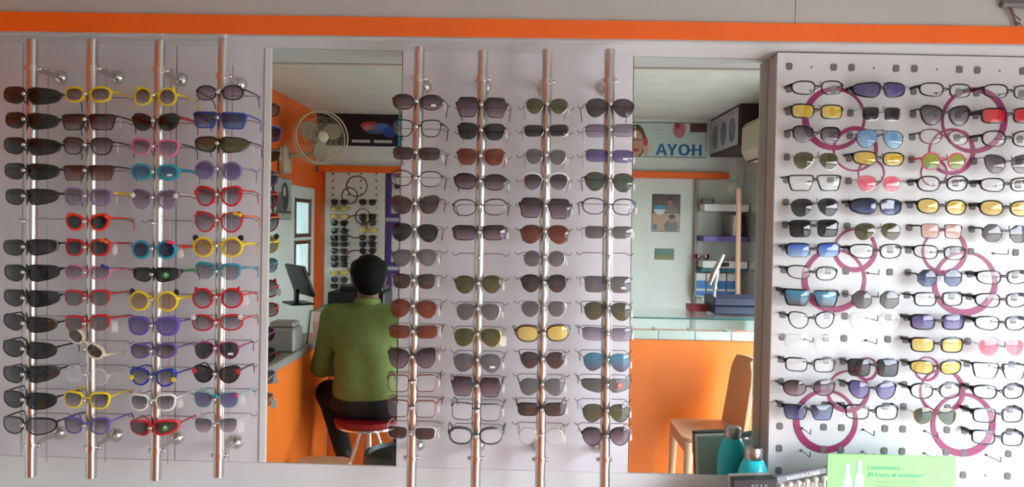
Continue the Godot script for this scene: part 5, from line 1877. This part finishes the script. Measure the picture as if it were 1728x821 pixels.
func seated_person() -> void:
	# joints in the room; the person faces the counters, back to the mirrors
	var hip := Vector3(-0.785, 0.665, 1.71)
	var chest := Vector3(-0.80, 0.98, 1.735)
	var neck := Vector3(-0.803, 1.135, 1.765)
	var head := Vector3(-0.805, 1.275, 1.80)
	var lsh := Vector3(-0.985, 1.065, 1.765)
	var rsh := Vector3(-0.615, 1.065, 1.735)
	var lel := Vector3(-1.05, 0.80, 1.80)
	var rel := Vector3(-0.55, 0.80, 1.83)
	var lwr := Vector3(-0.94, 0.735, 2.00)
	var rwr := Vector3(-0.66, 0.745, 2.02)
	var lhip := Vector3(-0.87, 0.645, 1.72)
	var rhip := Vector3(-0.70, 0.645, 1.70)
	var lkn := Vector3(-1.035, 0.635, 1.90)
	var rkn := Vector3(-0.655, 0.62, 2.06)
	var lan := Vector3(-0.925, 0.335, 1.80)
	var ran := Vector3(-0.64, 0.10, 1.98)
	var t := thing("person", "seated person in green shirt and dark trousers, back to mirror", "person", Vector3.ZERO)
	var skin := mat("skin", Color(0.42, 0.27, 0.20), 0.5)
	var fwd := Vector3(-0.25, 0.0, 1.0).normalized()
	var side := Vector3.UP.cross(fwd).normalized()
	# body in one piece: head, neck, trunk, limbs
	var bones := [
		[head + Vector3(0, 0.015, 0) - fwd * 0.022, head + Vector3(0, 0.015, 0) + fwd * 0.018, 0.083, 0.078],
		[head + Vector3(0, -0.03, 0) + fwd * 0.02, head + Vector3(0, -0.085, 0) + fwd * 0.052, 0.066, 0.034],
		[head + Vector3(0, -0.01, 0) + fwd * 0.088, head + Vector3(0, -0.036, 0) + fwd * 0.104, 0.010, 0.014],
		[head + side * 0.082 + Vector3(0, 0.008, 0), head + side * 0.080 + Vector3(0, -0.032, 0), 0.016, 0.011],
		[head - side * 0.082 + Vector3(0, 0.008, 0), head - side * 0.080 + Vector3(0, -0.032, 0), 0.016, 0.011],
		[head + Vector3(0, -0.05, 0) - fwd * 0.015, neck, 0.054, 0.056],
		[neck, chest, 0.058, 0.085], [chest, hip, 0.085, 0.085],
		[lsh, lel, 0.045, 0.036], [lel, lwr, 0.034, 0.024], [rsh, rel, 0.045, 0.036], [rel, rwr, 0.034, 0.024],
		[lhip, lkn, 0.070, 0.05], [lkn, lan, 0.048, 0.032], [rhip, rkn, 0.070, 0.05], [rkn, ran, 0.048, 0.032],
	]
	part("body", nets(bones, 0.022, 0.0105), skin, t)
	# hands with five fingers resting on the thighs
	for h in [[lwr, (lkn - lhip).normalized(), 1.0], [rwr, (rkn - rhip).normalized(), -1.0]]:
		var d: Vector3 = (h[1] + Vector3(0, -0.12, 0)).normalized()
		var s: Vector3 = d.cross(Vector3.UP).normalized()
		var w: Vector3 = h[0]
		var hb := [[w, w + d * 0.075 + s * 0.022, 0.022, 0.012], [w, w + d * 0.078, 0.022, 0.013], [w, w + d * 0.072 - s * 0.024, 0.022, 0.011]]
		var spread := [0.028, 0.010, -0.009, -0.027]
		var lens := [0.070, 0.080, 0.075, 0.058]
		for i in 4:
			var a: Vector3 = w + d * 0.072 + s * spread[i]
			var m: Vector3 = a + d * lens[i] * 0.5 + Vector3(0, 0.004, 0)
			hb.append([a, m, 0.0092, 0.0085])
			hb.append([m, m + d * lens[i] * 0.45 + Vector3(0, -0.016, 0), 0.0085, 0.0072])
		var th: Vector3 = w + d * 0.025 + s * 0.020 * h[2]
		var tm: Vector3 = th + d * 0.030 + s * 0.028 * h[2]
		hb.append([th, tm, 0.013, 0.0105])
		hb.append([tm, tm + d * 0.028 + s * 0.006 * h[2], 0.0105, 0.0085])
		part("hand", nets(hb, 0.006, 0.0042), skin, t)
	# hair
	var hair := [
		[head + Vector3(0, 0.038, 0) - fwd * 0.035, head + Vector3(0, 0.046, 0) + fwd * 0.042, 0.086, 0.070],
		[head + Vector3(0, -0.005, 0) - fwd * 0.040, head + Vector3(0, 0.03, 0) - fwd * 0.03, 0.080, 0.088],
		[head + Vector3(0, -0.050, 0) - fwd * 0.040, head + Vector3(0, -0.01, 0) - fwd * 0.042, 0.052, 0.070],
		[head + side * 0.068 + Vector3(0, 0.03, 0) - fwd * 0.01, head + side * 0.062 + Vector3(0, 0.06, 0) + fwd * 0.02, 0.030, 0.034],
		[head - side * 0.068 + Vector3(0, 0.03, 0) - fwd * 0.01, head - side * 0.062 + Vector3(0, 0.06, 0) + fwd * 0.02, 0.030, 0.034],
	]
	var hm := mat("hair", Color(0.03, 0.025, 0.024), 0.8, 0.0, 0.3)
	part("hair", nets(hair, 0.02, 0.008), hm, t)
	# eyes and brows
	for s in [-1, 1]:
		var b := MB.new()
		b.ball(head + Vector3(0, -0.004, 0) + fwd * 0.086 + side * 0.032 * s, Vector3(0.013, 0.007, 0.009), 10, 6, Basis.looking_at(fwd))
		part("eye", b, mat("eye", Color(0.75, 0.72, 0.68), 0.2), t)
	# shirt: trunk and long sleeves with a standing collar
	var shirt := [
		[neck + Vector3(0, -0.035, 0), chest, 0.075, 0.128], [lsh + Vector3(0.02, 0.0, 0), rsh - Vector3(0.02, 0.0, 0), 0.070, 0.070], [lsh.lerp(chest, 0.4), rsh.lerp(chest, 0.4), 0.10, 0.10],
		[chest + Vector3(-0.05, -0.02, 0), hip + Vector3(-0.055, 0.06, 0), 0.115, 0.108], [chest + Vector3(0.05, -0.02, 0), hip + Vector3(0.055, 0.06, 0), 0.115, 0.108],
		[lsh, lel, 0.064, 0.052], [lel, lwr.lerp(lel, 0.1), 0.050, 0.036], [rsh, rel, 0.064, 0.052], [rel, rwr.lerp(rel, 0.1), 0.050, 0.036],
		[hip + Vector3(-0.07, 0.04, 0), hip + Vector3(0.07, 0.04, 0), 0.108, 0.108],
	]
	var sm := mat("green shirt", Color(0.45, 0.50, 0.25), 0.85)
	grain(sm, 0.03, 0.88, 1.0, 2.0)
	var sh := part("shirt", nets(shirt, 0.035, 0.0125), sm, t)
	var b2 := MB.new()
	var ring := []
	for i in 20:
		var a := TAU * i / 20.0
		ring.append(neck + Vector3(cos(a) * 0.064, 0.012 - 0.012 * sin(a), sin(a) * 0.066))
	b2.tube(ring, 0.021, 0.007, 8, true)
	part("collar", b2, sm, sh)
	# trousers and belt
	var tro := [
		[hip + Vector3(-0.07, -0.02, 0.0), hip + Vector3(0.07, -0.02, 0.0), 0.106, 0.106], [lhip, lkn, 0.088, 0.066], [lkn, lan.lerp(lkn, 0.08), 0.064, 0.046], [rhip, rkn, 0.088, 0.066], [rkn, ran.lerp(rkn, 0.08), 0.064, 0.046],
	]
	part("trousers", nets(tro, 0.03, 0.0125), mat("dark trousers", Color(0.085, 0.07, 0.07), 0.85), t)
	# shoes
	for f in [[lan, Vector3(-0.35, -0.15, 0.9)], [ran, Vector3(-0.1, -0.0, 1.0)]]:
		var d: Vector3 = f[1].normalized()
		var a: Vector3 = f[0]
		var shoe := [[a + Vector3(0, -0.045, 0) - d * 0.05, a + Vector3(0, -0.05, 0) + d * 0.13, 0.036, 0.032], [a, a + Vector3(0, -0.05, 0) + d * 0.05, 0.044, 0.036]]
		part("shoe", nets(shoe, 0.02, 0.009), mat("dark shoe", Color(0.05, 0.04, 0.04), 0.5), t)
